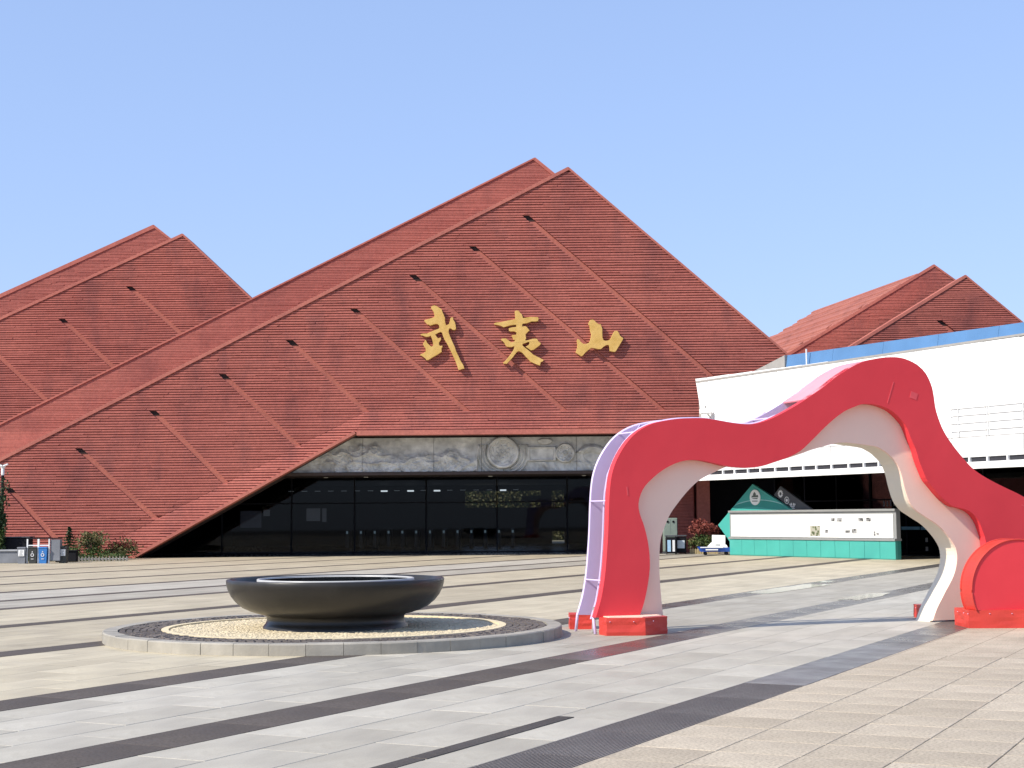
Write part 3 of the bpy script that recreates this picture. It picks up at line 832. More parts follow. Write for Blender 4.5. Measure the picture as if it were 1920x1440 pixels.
for i, (k, a, b) in enumerate(((-3.2, .03, 1), (-5.0, .03, 1), (-6.6, .03, 1), (-7.9, .03, 1))):
    MB().hexa([rp3(a, k - .3, 0), rp3(a, k + .0, 0), rp3(b, k + .0, 0), rp3(b, k - .3, 0),
               rp3(a, k - .3, .15), rp3(a, k + .0, .18), rp3(b, k + .0, .18), rp3(b, k - .3, .15)]).build('roof_rib', m_roof, rb, fix=True)

# ------------------------------------------------------------------ gilded characters on the wall
def gold():
    M = Mat('gilded_metal')
    v = M.coord()
    f = M.noise(v, 2.2, 4)
    M.color(M.ramp(f, [(.3, (.53, .315, .072)), (.7, (.66, .43, .14))]))
    M.rough(.5); M.b.inputs['Metallic'].default_value = .12
    M.b.inputs['Specular IOR Level'].default_value = .4
    M.bump(M.noise(v, 7, 3), .3, .02)
    return M.m
m_gold = gold()
def character(pts, label):
    me_b = MB()
    P = [pts[i] for i in range(len(pts))]
    cx = sum(p[0] for p in P) / len(P); z0 = min(p[1] for p in P)
    Q = [(p[0] - cx, p[1] - z0) for p in P]
    n = len(Q)
    area = sum(Q[i][0] * Q[(i + 1) % n][1] - Q[(i + 1) % n][0] * Q[i][1] for i in range(n))
    if area < 0: Q = Q[::-1]
    def inset(d):
        out = []
        for i in range(n):
            a, b, c = Vector(Q[i - 1]), Vector(Q[i]), Vector(Q[(i + 1) % n])
            e1 = (b - a).normalized(); e2 = (c - b).normalized()
            nn = Vector((-e1.y - e2.y, e1.x + e2.x))
            if nn.length < .2: nn = Vector((-e1.y, e1.x))
            nn.normalize()
            out.append((b.x + nn.x * d, b.y + nn.y * d))
        return out
    I = inset(.008)
    tris = geometry.tessellate_polygon([[Vector((x, z, 0)) for x, z in Q]])
    verts = [(x, .19, z) for x, z in Q] + [(x, .008, z) for x, z in Q] + [(x, 0, z) for x, z in I]
    faces = []
    for a, b, c in tris:
        s = (Q[b][0] - Q[a][0]) * (Q[c][1] - Q[a][1]) - (Q[c][0] - Q[a][0]) * (Q[b][1] - Q[a][1])
        if s < 0: b, c = c, b
        faces.append((a + 2 * n, b + 2 * n, c + 2 * n))
    for i in range(n):
        j = (i + 1) % n
        faces.append((j, i, i + n, j + n)[::-1]); faces.append((j + n, i + n, i + 2 * n, j + 2 * n)[::-1])
    o = me_b.add(verts, faces).build('wall_character', m_gold, None, (cx, 65.65, z0), fix=True)
    tag(o, label, 'sign', 'gilded characters on the gable')
character(WU, 'leftmost gilded calligraphy character, tall with a long slanting stroke, on red gable')
character(YI, 'middle gilded calligraphy character with crossbar and two spread feet on red gable')
character(SHAN, 'rightmost gilded calligraphy character, low with three peaks, on red gable')

# ------------------------------------------------------------------ white canopy wing on the right
WR = -R(63); WD = Vector((math.cos(R(63)), -math.sin(R(63)), 0)); WN = Vector((math.sin(R(63)), math.cos(R(63)), 0))
W0 = WD * -45 + WN * 35.5
wing = empty('canopy_wing', W0, WR)
tag(wing, 'low building with long white canopy front and dark glazed hall beneath', 'building')
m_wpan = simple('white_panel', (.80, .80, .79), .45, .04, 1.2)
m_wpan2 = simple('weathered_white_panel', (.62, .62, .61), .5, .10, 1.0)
m_blue = simple('blue_roof_glazing', (.085, .19, .36), .25, .10, .8)
m_gsteel = simple('grey_steel', (.30, .29, .27), .5, .1)
def wbx(*a): return MB().box(*a)
# fascia panels between s=-8.2 and 14, z 3.42..7.1
s = -7.2; k = 0
wbx(-8.0, 14, .12, .5, 3.4, 7.0).build('fascia_core', m_gsteel, wing)
MB().prism_xz([(-8.05, 7.22), (-7.29, 4.2), (-7.0, 3.4), (-7.215, 3.4), (-7.215, 7.2)][::1], .0, .115).build('fascia_panel', m_wpan, wing, fix=True)
while s < 14:
    e = s + 1.55
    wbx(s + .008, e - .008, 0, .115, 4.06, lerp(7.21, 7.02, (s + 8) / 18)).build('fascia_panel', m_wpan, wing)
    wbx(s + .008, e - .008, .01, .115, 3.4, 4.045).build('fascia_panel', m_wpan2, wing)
    s = e
wbx(-8.3, 14, -.05, .25, 3.03, 3.245).build('fascia_foot', m_wpan, wing)
wbx(-8.2, 14, .06, .11, 3.2, 3.41).build('fascia_gap', m_dark, wing)
for i in range(26):
    x = -8.0 + i * .86 + random.uniform(-.08, .08)
    wbx(x, x + .06, -.02, .1, 3.215, 3.405).build('fascia_post', m_wpan, wing)
# louvres towards the near end
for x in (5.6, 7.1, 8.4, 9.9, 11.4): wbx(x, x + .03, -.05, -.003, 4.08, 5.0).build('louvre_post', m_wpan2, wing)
for z in (4.25, 4.5, 4.75, 4.98):
    for a, b in ((6.75, 8.38), (8.45, 9.87), (9.95, 11.37)): wbx(a, b, -.045, -.004, z, z + .05).build('louvre_slat', m_wpan, wing)
# blue glazing on top and its grey end
for i in range(6):
    a = -2.4 + i * 2.75
    MB().hexa([(a, .3, 6.95), (a + 2.74, .3, 6.95), (a + 2.74, .5, 6.95), (a, .5, 6.95),
               (a, .42, 7.66 - i * .03), (a + 2.74, .42, 7.63 - i * .03), (a + 2.74, .62, 7.63 - i * .03), (a, .62, 7.66 - i * .03)]).build('blue_glazing_panel', m_blue, wing)
MB().prism_xz([(-5.2, 7.05), (-2.42, 7.05), (-2.42, 7.66)], .3, .5).build('parapet_end', m_gsteel, wing, fix=True)
wbx(-8, 14, -.02, .34, 7.05, 7.12).build('coping', m_gsteel, wing)
wbx(-1.0, -.96, .2, .24, 7.1, 7.75).build('lightning_rod', m_wpan, wing)
# roof, soffit, rear glazing
wbx(-7.6, 16, .5, 12, 6.6, 6.9).build('roof_slab', m_gsteel, wing)
wbx(-8.2, 16, .3, 12, 3.4, 3.5).build('soffit', m_soffit, wing)
m_glass2 = glass('dark_wing_glass', alpha=.35, ior=1.3)
gx = [-10.2 + i * 2.1 for i in range(14)]
for a, b in zip(gx[:-1], gx[1:]):
    for z0, z1 in ((.05, 2.15), (2.21, 3.38)):
        wbx(a + .03, b - .03, 5.5, 5.52, z0, z1).build('glass_pane', m_glass2, wing)
for x in gx: wbx(x - .03, x + .03, 5.46, 5.58, 0, 3.39).build('mullion', m_frame, wing)
for z in (0, 2.15): wbx(-10.2, 17, 5.47, 5.57, z + .001, z + .06).build('transom', m_frame, wing)
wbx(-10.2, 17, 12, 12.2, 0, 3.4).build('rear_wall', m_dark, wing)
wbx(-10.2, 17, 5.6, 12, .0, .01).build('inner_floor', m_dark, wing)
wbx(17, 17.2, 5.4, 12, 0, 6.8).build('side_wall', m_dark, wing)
for a, b in ((-2.0, -1.0), (-.9, 2.4)):
    wbx(a, b, 5.40, 5.44, 1.0, 1.12).build('pale_blue_strip', simple('pale_blue_decal', (.16, .33, .40), .5), wing)
for z in (.28, .62):
    wbx(-.62, -.58, 5.36, 5.45, z - .08, z + .08).build('door_handle', m_gsteel, wing)
for i, hh in enumerate((.22, .20, .24, .2, .22)):
    wbx(-3.05 + i * .2, -2.99 + i * .2, 5.43, 5.45, 1.92, 1.92 + hh).build('window_decal', simple('grey_decal', (.22, .22, .24), .5), wing)
for x in (-6.1, -4.3, -2.6, -.9): MB().lathe([(0, 3.3), (.07, 3.3), (.07, 3.4)], 10, x, .9).build('downlight', m_gsteel, wing, fix=True)
# small white flood lamp on the left end of the canopy
fl = empty('flood_lamp', (7.78, 62.2, 5.78), R(-20))
tag(fl, 'small white flood lamp on bracket at the left end of canopy', 'lamp')
MB().cbox(-.22, .22, -.1, .1, -.1, .12, .03).build('lamp_housing', m_white, fl)
MB().box(-.16, .16, -.115, -.101, -.06, .09).build('lamp_glass', simple('lamp_glass', (.6, .6, .58), .15), fl)
MB().tube([(.1, 0, -.1), (.2, .1, -.25), (.25, .2, -.5)], .025).build('bracket', m_gsteel, fl)
MB().tube([(0, .05, .12), (0, .05, .25)], .03).build('bracket', m_gsteel, fl)

# ------------------------------------------------------------------ green information stand under the canopy
B0 = WD * -47.5 + WN * 36.75
stand = empty('information_stand', B0, WR + R(2.2))
tag(stand, 'long turquoise information stand with white board and pointed mountain back panel', 'stand')
m_teal = simple('turquoise_panel', (.055, .335, .285), .45, .05, 1.5)
m_teal_d = simple('deep_teal_panel', (.03, .25, .215), .45, .05, 1.5)
m_slate = simple('slate_grey_panel', (.065, .068, .075), .5, .06)
m_bframe = simple('board_frame_grey', (.24, .245, .24), .4, .05)
m_bwhite = simple('board_white', (.82, .82, .78), .4, .02)
# base: separate turquoise boards
bx0, bx1 = -4.85, 4.75
nb = 12; bw = (bx1 - bx0) / nb
for i in range(nb):
    MB().cbox(bx0 + i * bw + .006, bx0 + (i + 1) * bw - .006, -.02, .10, .02, .66, .006).build('base_board', m_teal, stand)
MB().box(bx0 + .01, bx1 - .01, .0, .25, .0, .655).build('base_core', m_teal_d, stand)
MB().box(bx0 - .02, bx1 + .02, -.06, .27, .66, .74).build('board_ledge', m_bframe, stand)
MB().box(bx0 - .02, bx1 + .02, .03, .22, .74, 1.72).build('board_frame', m_bframe, stand)
MB().box(bx0 + .10, bx1 - .12, -.0, .028, .76, 1.62).build('white_board', m_bwhite, stand)
MB().box(bx0 - .03, bx1 + .03, -.04, .26, 1.72, 1.80).build('board_hood', m_bframe, stand)
# turquoise diamond behind the board, deep teal arc across it
top, lft = (-3.6, 2.86), (-5.95, 1.22)
MB().prism_xz([(-5.95, 1.22), (-4.9, .30), (-1.7, .8), (-.95, 1.70), (-3.6, 2.86)][::-1], .24, .34).build('mountain_panel', m_teal, stand, fix=True)
arc = [(-5.1 + 4.05 * i / 14, 1.86 + .34 * math.sin(math.pi * min(1, i / 14 * .92 + .08))) for i in range(15)]
arc_lo = [(x, z - .13 - .02 * i) for i, (x, z) in enumerate(arc)]
keep = []
def under(x, z):   # clip to the panel outline
    zmax = lerp(1.22, 2.86, (x + 5.95) / 2.35) if x < -3.6 else lerp(2.86, 1.70, (x + 3.6) / 2.65)
    return min(z, zmax - .01)
MB().prism_xz([(x, under(x, z)) for x, z in arc] + [(x, under(x, z - .004)) for x, z in arc_lo[::-1]], .232, .239).build('teal_arc', m_teal_d, stand, fix=True)
wh = [(x, under(x, z + .03)) for x, z in arc]
MB().prism_xz(wh[1:] + [(x, under(x, z + .002)) for x, z in arc[1:]][::-1], .228, .238).build('pale_arc_line', simple('pale_teal_line', (.35, .62, .58), .5), stand, fix=True)
# oval emblem
em = empty('emblem'); em.parent = stand; em.location = (-3.42, .2, 2.32)
def disc_xz(r, rz, y, n=36): return [(r * math.cos(2 * math.pi * i / n), rz * math.sin(2 * math.pi * i / n)) for i in range(n)]
bpy.data.objects.remove(em)
emb = MB().prism_xz(disc_xz(.33, .31, 0), -.03, .0).build('emblem', m_bwhite, stand, (-3.42, .23, 2.32), fix=True)
MB().prism_xz([(-.22, .0), (-.17, .08), (-.12, .05), (-.10, .15), (-.02, .22), (.06, .16), (.08, .06), (.13, .10), (.20, .08), (.23, .0)], -.034, -.031).build('emblem_mountain', simple('emblem_ink', (.10, .12, .10), .6), emb, fix=True)
for i in range(6):
    MB().box(-.17 + i * .06, -.13 + i * .06, -.034, -.031, -.17, -.13).build('emblem_letter', bpy.data.materials['emblem_ink'], emb)
MB().prism_xz([(-.2, -.03), (.2, -.03), (.14, -.07), (-.1, -.06)], -.034, -.031).build('emblem_wave', bpy.data.materials['emblem_ink'], emb, fix=True)
# slate grey slope with three white signs
sl = MB().prism_xz([(-2.42, 2.40), (-2.0, 2.74), (-.02, 1.76), (-1.1, 1.76)], .36, .44).build('slate_panel', m_slate, stand, fix=True)
m_icon = simple('white_print', (.72, .72, .72), .5, .03)
def ring_xz(mb, cx, cz, r0, r1, y0, y1, n=24):
    for i in range(n):
        a, b = 2 * math.pi * i / n, 2 * math.pi * (i + 1) / n
        P = [(cx + r * math.cos(t), cz + r * math.sin(t)) for r, t in ((r0, a), (r1, a), (r1, b), (r0, b))]
        mb.prism_xz(P, y0, y1)
    return mb
mb = ring_xz(MB(), -2.0, 2.44, .07, .12, .35, .359)
for i in range(12):
    a = 2 * math.pi * i / 12
    mb.box(-2.0 + .135 * math.cos(a) - .018, -2.0 + .135 * math.cos(a) + .018, .35, .359, 2.44 + .135 * math.sin(a) - .018, 2.44 + .135 * math.sin(a) + .018)
mb.build('gear_sign', m_icon, stand)
ring_xz(ring_xz(MB(), -1.62, 2.18, .115, .14, .35, .359), -1.62, 2.18, .0, .06, .35, .359).build('round_sign', m_icon, stand)
mb = MB()
for dx in (-.1, -.04, .04, .1):
    mb.prism_xz([(-1.28 + dx, 1.94), (-1.28 + dx * 1.5 + .03, 2.02), (-1.28 + dx * 1.25, 2.10 - abs(dx) * .4), (-1.28 + dx * 1.5 - .03, 2.02)], .35, .359)
mb.prism_xz([(-1.43, 1.96), (-1.35, 1.90), (-1.21, 1.90), (-1.13, 1.96), (-1.21, 1.935), (-1.35, 1.935)], .349, .3585)
mb.box(-1.40, -1.16, .35, .359, 1.845, 1.868)
mb.build('lotus_sign', m_icon, stand, fix=True)
# printed pictures on the white board
def pic(name, cs):
    M = Mat(name); v = M.coord()
    vo = M.n('ShaderNodeTexVoronoi'); vo.inputs['Scale'].default_value = 9; M.l(v, vo.inputs['Vector'])
    M.color(M.ramp(vo.outputs['Distance'], [(.1, cs[0]), (.35, cs[1]), (.6, cs[2])])); M.rough(.5)
    return M.m
pa = pic('printed_photo', ((.02, .03, .012), (.10, .12, .05), (.35, .34, .28)))
pb = pic('printed_grey', ((.02, .02, .02), (.09, .09, .09), (.3, .3, .3)))
for x, z, w, hh, mt in ((.45, 1.0, .58, .38, pa), (1.08, .99, .2, .12, pb), (1.45, 1.42, .22, .12, pb), (1.83, 1.42, .26, .15, pb), (2.98, 1.42, .26, .14, pb),
                        (3.38, 1.42, .26, .14, pb), (2.25, .98, .26, .10, pb), (2.62, 1.0, .25, .17, pb), (3.68, .92, .1, .16, pb), (3.85, .9, .14, .1, pb)):
    MB().box(x - w / 2, x + w / 2, -.006, -.001, z - hh / 2, z + hh / 2).build('printed_picture', mt, stand)

# ------------------------------------------------------------------ red festival arch
AR = R(19.5)
arch = empty('festival_arch', (1.25, 21.3, 0), AR)
tag(arch, 'wavy red and pale pink festival arch with torn lavender side on the square', 'arch')
def cloth_red():
    M = Mat('red_cloth'); v = M.coord()
    f = M.noise(v, .6, 3)
    c = M.ramp(f, [(.3, (.68, .042, .054)), (.7, (.74, .052, .064))])
    sp = M.noise(v, 3.5, 6, .75)
    c = M.mix(c, (.78, .16, .17), M.ramp(sp, [(.70, 0.0), (.80, .5)]))
    M.color(c); M.rough(.55); M.b.inputs['Specular IOR Level'].default_value = .3
    M.bump(M.noise(v, 1.4, 3), .25, .04)
    return M.m
m_red = cloth_red()
m_redb = simple('red_base_cloth', (.56, .045, .030), .5, .10, 2.0, .35, bscale=4)
m_pinkl = simple('pale_pink_liner', (.88, .62, .49), .6, .04, 1.0)
m_cream = simple('cream_liner_edge', (.74, .66, .52), .6, .04, 1.0)
m_lav = simple('lavender_lining', (.62, .52, .76), .55, .06, 1.0, .2, bscale=3)
m_lavw = simple('pale_lavender_tube', (.62, .53, .74), .5, .05)
m_pskin = simple('pink_skin', (.80, .29, .33), .55, .05)
N = 150
CO, CI0, CI1 = cat_rom(ARCH_O, N), cat_rom(ARCH_I0, N), cat_rom(ARCH_I1, N)
def clampz(P, z): return [(x, max(y, z)) for x, y in P]
def strip_between(A, B, y0, y1):
    """solid sheet between two curves, from y0 to y1"""
    n = len(A); m = MB()
    v = [(a[0], y0, a[1]) for a in A] + [(b[0], y0, b[1]) for b in B] + [(a[0], y1, a[1]) for a in A] + [(b[0], y1, b[1]) for b in B]
    f = []
    for i in range(n - 1):
        f += [(i, i + 1, n + i + 1, n + i), (2 * n + i, 3 * n + i, 3 * n + i + 1, 2 * n + i + 1),
              (i, 2 * n + i, 2 * n + i + 1, i + 1), (n + i, n + i + 1, 3 * n + i + 1, 3 * n + i)]
    f += [(0, n, 3 * n, 2 * n), (n - 1, 3 * n - 1, 4 * n - 1, 2 * n - 1)]
    return m.add(v, f)
def best_pair(A, B):
    """B resampled so that its points lie opposite those of A"""
    out = []; j = 0; n = len(B)
    for i, a in enumerate(A):
        bd = 1e9; bj = j
        for k in range(j, min(n, j + 14)):
            d = (B[k][0] - a[0]) ** 2 + (B[k][1] - a[1]) ** 2
            if d < bd: bd = d; bj = k
        j = bj; out.append(B[bj])
    out[0] = B[0]; out[-1] = B[-1]
    return out
strip_between(clampz(CO, .2), clampz(CI0, .2), 0, .14).build('front_sheet', m_red, arch, fix=True)
CM = [((a[0] + b[0]) / 2, (a[1] + b[1]) / 2) for a, b in zip(CO, CI0)]
strip_between(clampz(CM, .02), clampz(CI1, .02), .15, .20).build('liner_panel', m_pinkl, arch, fix=True)
# inner edge of the liner, running back
IN2 = CI1
def ribbon(P, y0, y1, th=.02):
    n = len(P); m = MB(); Q = []
    for i in range(n):
        a, b = Vector(P[max(i - 1, 0)]), Vector(P[min(i + 1, n - 1)])
        d = (b - a).normalized(); Q.append((P[i][0] - d.y * th, P[i][1] + d.x * th))
    return strip_between(P, Q, y0, y1)
ribbon(clampz(CI1, .0), .201, .58, .03).build('liner_edge', m_cream, arch, fix=True)
CB = [(c[0] + (m_[0] - c[0]) * .5, c[1] + (m_[1] - c[1]) * .5) for c, m_ in zip(CI1, CM)]
strip_between(clampz(CO, .12), clampz(CB, .12), .66, .70).build('back_sheet', m_lav, arch, fix=True)
# edge tubes and struts of the frame that the torn side shows
rim = [(x + .015, .70, z) for x, z in CO[:62]]
MB().tube([(rim[0][0] - .03, .70, 0.0)] + rim, .022, 8).build('edge_tube', m_lavw, arch, smooth=True)
MB().tube([(CO[0][0] + .02, .07, 0.0)] + [(x + .03, .16, z) for x, z in CO[:60]], .022, 8).build('edge_tube', m_lavw, arch, smooth=True)
MB().tube([(CO[i][0] + .10, .42, max(CO[i][1], 0) - .05) for i in range(0, 60, 3)], .014, 6).build('frame_tube', m_lav, arch)
for i in range(6, 60, 13):
    x, z = CO[i]
    MB().tube([(x + .03, .14, z), (x + .0, .68, z)], .012, 6).build('frame_strut', m_lav, arch)
    x2, z2 = CO[i + 4]
    if i == 32: MB().tube([(x + .04, .16, z), (x2 + .02, .66, z2)], .010, 6).build('frame_strut', m_lav, arch)
MB().tube([(CO[0][0] + .12, .40, 0), (CO[0][0] + .15, .42, .35)], .02, 6).build('frame_strut', m_gsteel, arch)
# pink skin still in place over the crown and the far side
i0 = min(range(N), key=lambda i: abs(CO[i][0] - 3.16) + (0 if CO[i][1] > 2.5 else 9))
ribbon([(x, z) for x, z in CO[i0:]], .02, .70, -.02).build('outer_skin', m_pskin, arch, fix=True)
# faint tape marks on the red front
for x, z, w, hh, a in ((5.02, 3.36, .12, .10, .3), (4.62, 3.4, .015, .34, .35), (6.9, 1.72, .05, .015, .4), (.35, 1.95, .02, .12, -.1)):
    o = MB().box(-w / 2, w / 2, -.004, -.001, -hh / 2, hh / 2).build('tape_mark', simple('tape_mark', (.72, .075, .085), .4), arch, (x, 0, z))
    o.rotation_euler = (0, a, 0)

def base_box(name, poly, h, label, ripple=.012):
    """low cloth-covered plinth with an uneven skirt"""
    cx = sum(p[0] for p in poly) / len(poly); cy = sum(p[1] for p in poly) / len(poly)
    m = MB(); n = len(poly)
    pts = []
    for i in range(n):
        a, b = poly[i], poly[(i + 1) % n]
        L = math.hypot(b[0] - a[0], b[1] - a[1]); k = max(2, int(L / .05))
        pts += [(lerp(a[0], b[0], t / k) - cx, lerp(a[1], b[1], t / k) - cy) for t in range(k)]
    q = len(pts); lev = 6
    verts = []
    for j in range(lev):
        for i, (x, y) in enumerate(pts):
            r = math.hypot(x, y); f = ripple * noise.noise(Vector((x * 5, y * 5, j * .9 + cx))) * (1 if 0 < j < lev - 1 else .4)
            verts.append((x * (1 + f / r), y * (1 + f / r), h * j / (lev - 1)))
    faces = [(j * q + i, j * q + (i + 1) % q, (j + 1) * q + (i + 1) % q, (j + 1) * q + i) for j in range(lev - 1) for i in range(q)]
    faces.append(tuple(range((lev - 1) * q, lev * q)))
    root = empty(name, (cx, cy, 0)); tag(root, label, 'plinth', 'red plinths of the arch')
    m.add(verts, faces).build('cloth_skirt', m_redb, root, fix=True)
    # rivets along the rim
    rv = MB()
    for i in range(0, q, 6):
        x, y = pts[i]; r = math.hypot(x, y)
        rv.lathe([(.0, 0), (.008, 0), (.006, .006), (0, .007)], 6, x * (1 + .012 / r), y * (1 + .012 / r))
        for t in range(len(rv.v) - 24, len(rv.v)): rv.v[t] = (rv.v[t][0], rv.v[t][1], rv.v[t][2] + h - .05)
    tag(rv.build('rivets', m_lavw, root), kind='stuff')
    return root
lbx = base_box('arch_plinth', [(1.16, 21.28), (1.25, 21.03), (1.77, 21.04), (2.10, 21.36), (2.0, 21.75), (1.30, 21.6)], .235,
         'low six-sided red plinth around the left foot of the arch')
MB().prism_xy([(1.22, 21.28), (1.29, 21.1), (1.74, 21.11), (2.03, 21.38), (1.95, 21.7), (1.33, 21.55)], 0, .012).build('plinth_board', m_pinkl, lbx, (-lbx.location.x, -lbx.location.y, .236), fix=True)
base_box('arch_plinth', [(.80, 22.3), (1.12, 22.3), (1.12, 22.8), (.80, 22.8)], .21, 'small red plinth behind the lavender side of the left arch foot')
base_box('arch_plinth', [(6.25, 24.0), (6.8, 24.0), (6.8, 24.4), (6.25, 24.4)], .20, 'dark red plinth tucked behind the cream inner edge of the right foot')
base_box('arch_plinth', [(6.38, 21.9), (8.6, 21.78), (8.6, 22.9), (6.38, 22.6)], .25, 'wide orange-red plinth under the round red drum')

# round red drum standing on the right plinth
drum = empty('round_drum', (7.12, 21.98, .25), R(9))
tag(drum, 'round red drum-shaped panel on the plinth at the right edge', 'drum')
DR, DZ = .70, .28
seg = [(DR * math.sin(a), DZ + DR * math.cos(a)) for a in [R(-113 + 226 * i / 48) for i in range(49)]]
MB().prism_xz(seg + [(.50, 0), (-.58, 0)][:0] + [(.60, .0), (-.60, .0)], 0, .34).build('drum_face', m_red, drum, fix=True)
MB().tube([(x * 1.005, -.005, DZ + (z - DZ) * 1.005) for x, z in seg] + [(.60, -.005, .0)], .012, 6).build('front_piping', m_redb, drum)
MB().tube([(x * 1.01, .34, DZ + (z - DZ) * 1.01) for x, z in seg], .012, 6).build('rear_piping', m_redb, drum)
sk = [(x * 1.004, DZ + (z - DZ) * 1.004) for x, z in seg]
ribbon(sk, .01, .33, -.01).build('drum_rim', m_redb, drum, fix=True)

# ------------------------------------------------------------------ round stone island and bowl
IX, IY = -2.44, 21.4
isl = empty('round_island', (IX, IY, 0))
tag(isl, 'low round island with grey kerb, dark setts and yellow pebbles under the bowl', 'planter')
m_kerb = simple('grey_kerb_granite', (.32, .295, .245), .7, .2, 2.5, .3)
m_sett = simple('dark_sett', (.115, .095, .08), .7, .3, 4.0, .3)
m_yel = simple('yellow_pebble', (.56, .475, .32), .75, .16, 6.0, .3)
m_yelr = simple('pale_yellow_edging', (.66, .56, .36), .7, .06, 2.0)
RO = 3.10
NK = 44
for i in range(NK):
    a0, a1 = 2 * math.pi * (i + .006) / NK, 2 * math.pi * (i + 1 - .006) / NK
    m = MB(); v = []
    jr = random.uniform(-.006, .006); jz = random.uniform(-.003, .003)
    prof = [(2.90, 0), (RO + jr, 0), (RO + jr, .128 + jz), (RO - .015 + jr, .142 + jz), (2.90, .142 + jz)]
    ns = 4
    for k in range(ns + 1):
        a = lerp(a0, a1, k / ns)
        for r, z in prof: v.append((r * math.cos(a), r * math.sin(a), z))
    f = []
    q = len(prof)
    for k in range(ns):
        for j in range(q):
            j2 = (j + 1) % q
            f.append((k * q + j, (k + 1) * q + j, (k + 1) * q + j2, k * q + j2))
    f += [tuple(range(q)), tuple(range(ns * q, ns * q + q))[::-1]]
    m.add(v, f).build('kerb_stone', m_kerb, isl, fix=True)
MB().lathe([(0, .118), (2.91, .118)], 72).build('mortar_bed', m_joint, isl)
m = MB()
for ring in range(6):
    r0 = 2.345 + ring * .091; nn = int(2 * math.pi * r0 / .115)
    off = random.random()
    for i in range(nn):
        a0, a1 = 2 * math.pi * (i + off + .06) / nn, 2 * math.pi * (i + off + .94) / nn
        zt = .139 + random.uniform(-.005, .006)
        p = [(r * math.cos(a), r * math.sin(a)) for r, a in ((r0, a0), (r0 + .08, a0), (r0 + .08, a1), (r0, a1))]
        c = (sum(x for x, _ in p) / 4, sum(y for _, y in p) / 4)
        top = [(lerp(x, c[0], .16), lerp(y, c[1], .16)) for x, y in p]
        m.hexa([(x, y, .115) for x, y in p] + [(x, y, zt) for x, y in top])
tag(m.build('dark_setts', m_sett, isl), kind='stuff')
MB().lathe([(2.24, .115), (2.335, .115), (2.335, .142), (2.24, .142), (2.24, .115)], 96).build('pale_edging', m_yelr, isl, fix=True)
MB().lathe([(0, .121), (2.25, .121)], 64).build('pebble_bed', m_yel, isl)
m = MB()
for i in range(5200):
    r = 2.22 * math.sqrt(random.uniform(.17, 1)); a = random.uniform(0, 2 * math.pi)
    s_ = random.uniform(.012, .030); x, y = r * math.cos(a), r * math.sin(a); t = random.uniform(0, 6.28)
    e = random.uniform(.6, .95)
    v = []
    for k in range(5):
        b = t + 2 * math.pi * k / 5
        v.append((x + s_ * math.cos(b), y + s_ * e * math.sin(b), .122))
    for k in range(5):
        b = t + 2 * math.pi * (k + .5) / 5
        v.append((x + s_ * .6 * math.cos(b), y + s_ * .6 * e * math.sin(b), .122 + s_ * random.uniform(.15, .34)))
    f = [(k, (k + 1) % 5, 5 + k) for k in range(5)] + [((k + 1) % 5, 5 + (k + 1) % 5, 5 + k) for k in range(5)] + [(5, 6, 7, 8, 9)]
    m.add(v, f)
tag(m.build('pebbles', m_yel, isl), kind='stuff')

def bowl_mat():
    M = Mat('dark_polished_stone'); v = M.coord()
    f = M.noise(M.coord((1, 1, .6)), 1.6, 6, .65)
    c = M.ramp(f, [(.3, (.015, .014, .012)), (.6, (.026, .023, .020)), (.85, (.055, .048, .040))])
    M.color(c)
    M.rough(M.ramp(M.noise(v, 3.0, 5), [(.3, .28), (.7, .46)]))
    M.b.inputs['Specular IOR Level'].default_value = .4
    M.bump(M.noise(v, 22, 5), .12, .006)
    return M.m
m_bowl = bowl_mat()
bowl = empty('stone_bowl', (IX, IY, .14))
tag(bowl, 'huge shallow dark stone bowl filled with water on the round island', 'bowl')
prof = [(.99, -.02), (.985, .012), (.955, .045), (.935, .09), (.94, .14), (.965, .165), (1.06, .185), (1.17, .22), (1.27, .27), (1.355, .34), (1.42, .42),
        (1.465, .51), (1.485, .585), (1.487, .632), (1.478, .645), (1.44, .648), (1.425, .642), (1.40, .60), (1.37, .56)]
MB().lathe(prof, 96).build('bowl_body', m_bowl, bowl, smooth=True)
M = Mat('still_water'); M.color((.008, .010, .012)); M.rough(.04); M.b.inputs['Specular IOR Level'].default_value = .5
M.bump(M.noise(M.coord(), 6, 2), .04, .01)
MB().lathe([(0, .60), (1.405, .60)], 72).build('water', M.m, bowl)
MB().lathe([(1.035, .55), (1.07, .55), (1.075, .640), (1.067, .648), (1.042, .648), (1.035, .640), (1.035, .55)], 96).build('inner_ring', simple('ring_highlight_stone', (.42, .42, .41), .4, .1), bowl, smooth=True)  # pale colour painted for the bright highlight along the inner rim
MB().lathe([(0, .637), (1.036, .637)], 72).build('inner_water', M.m, bowl)

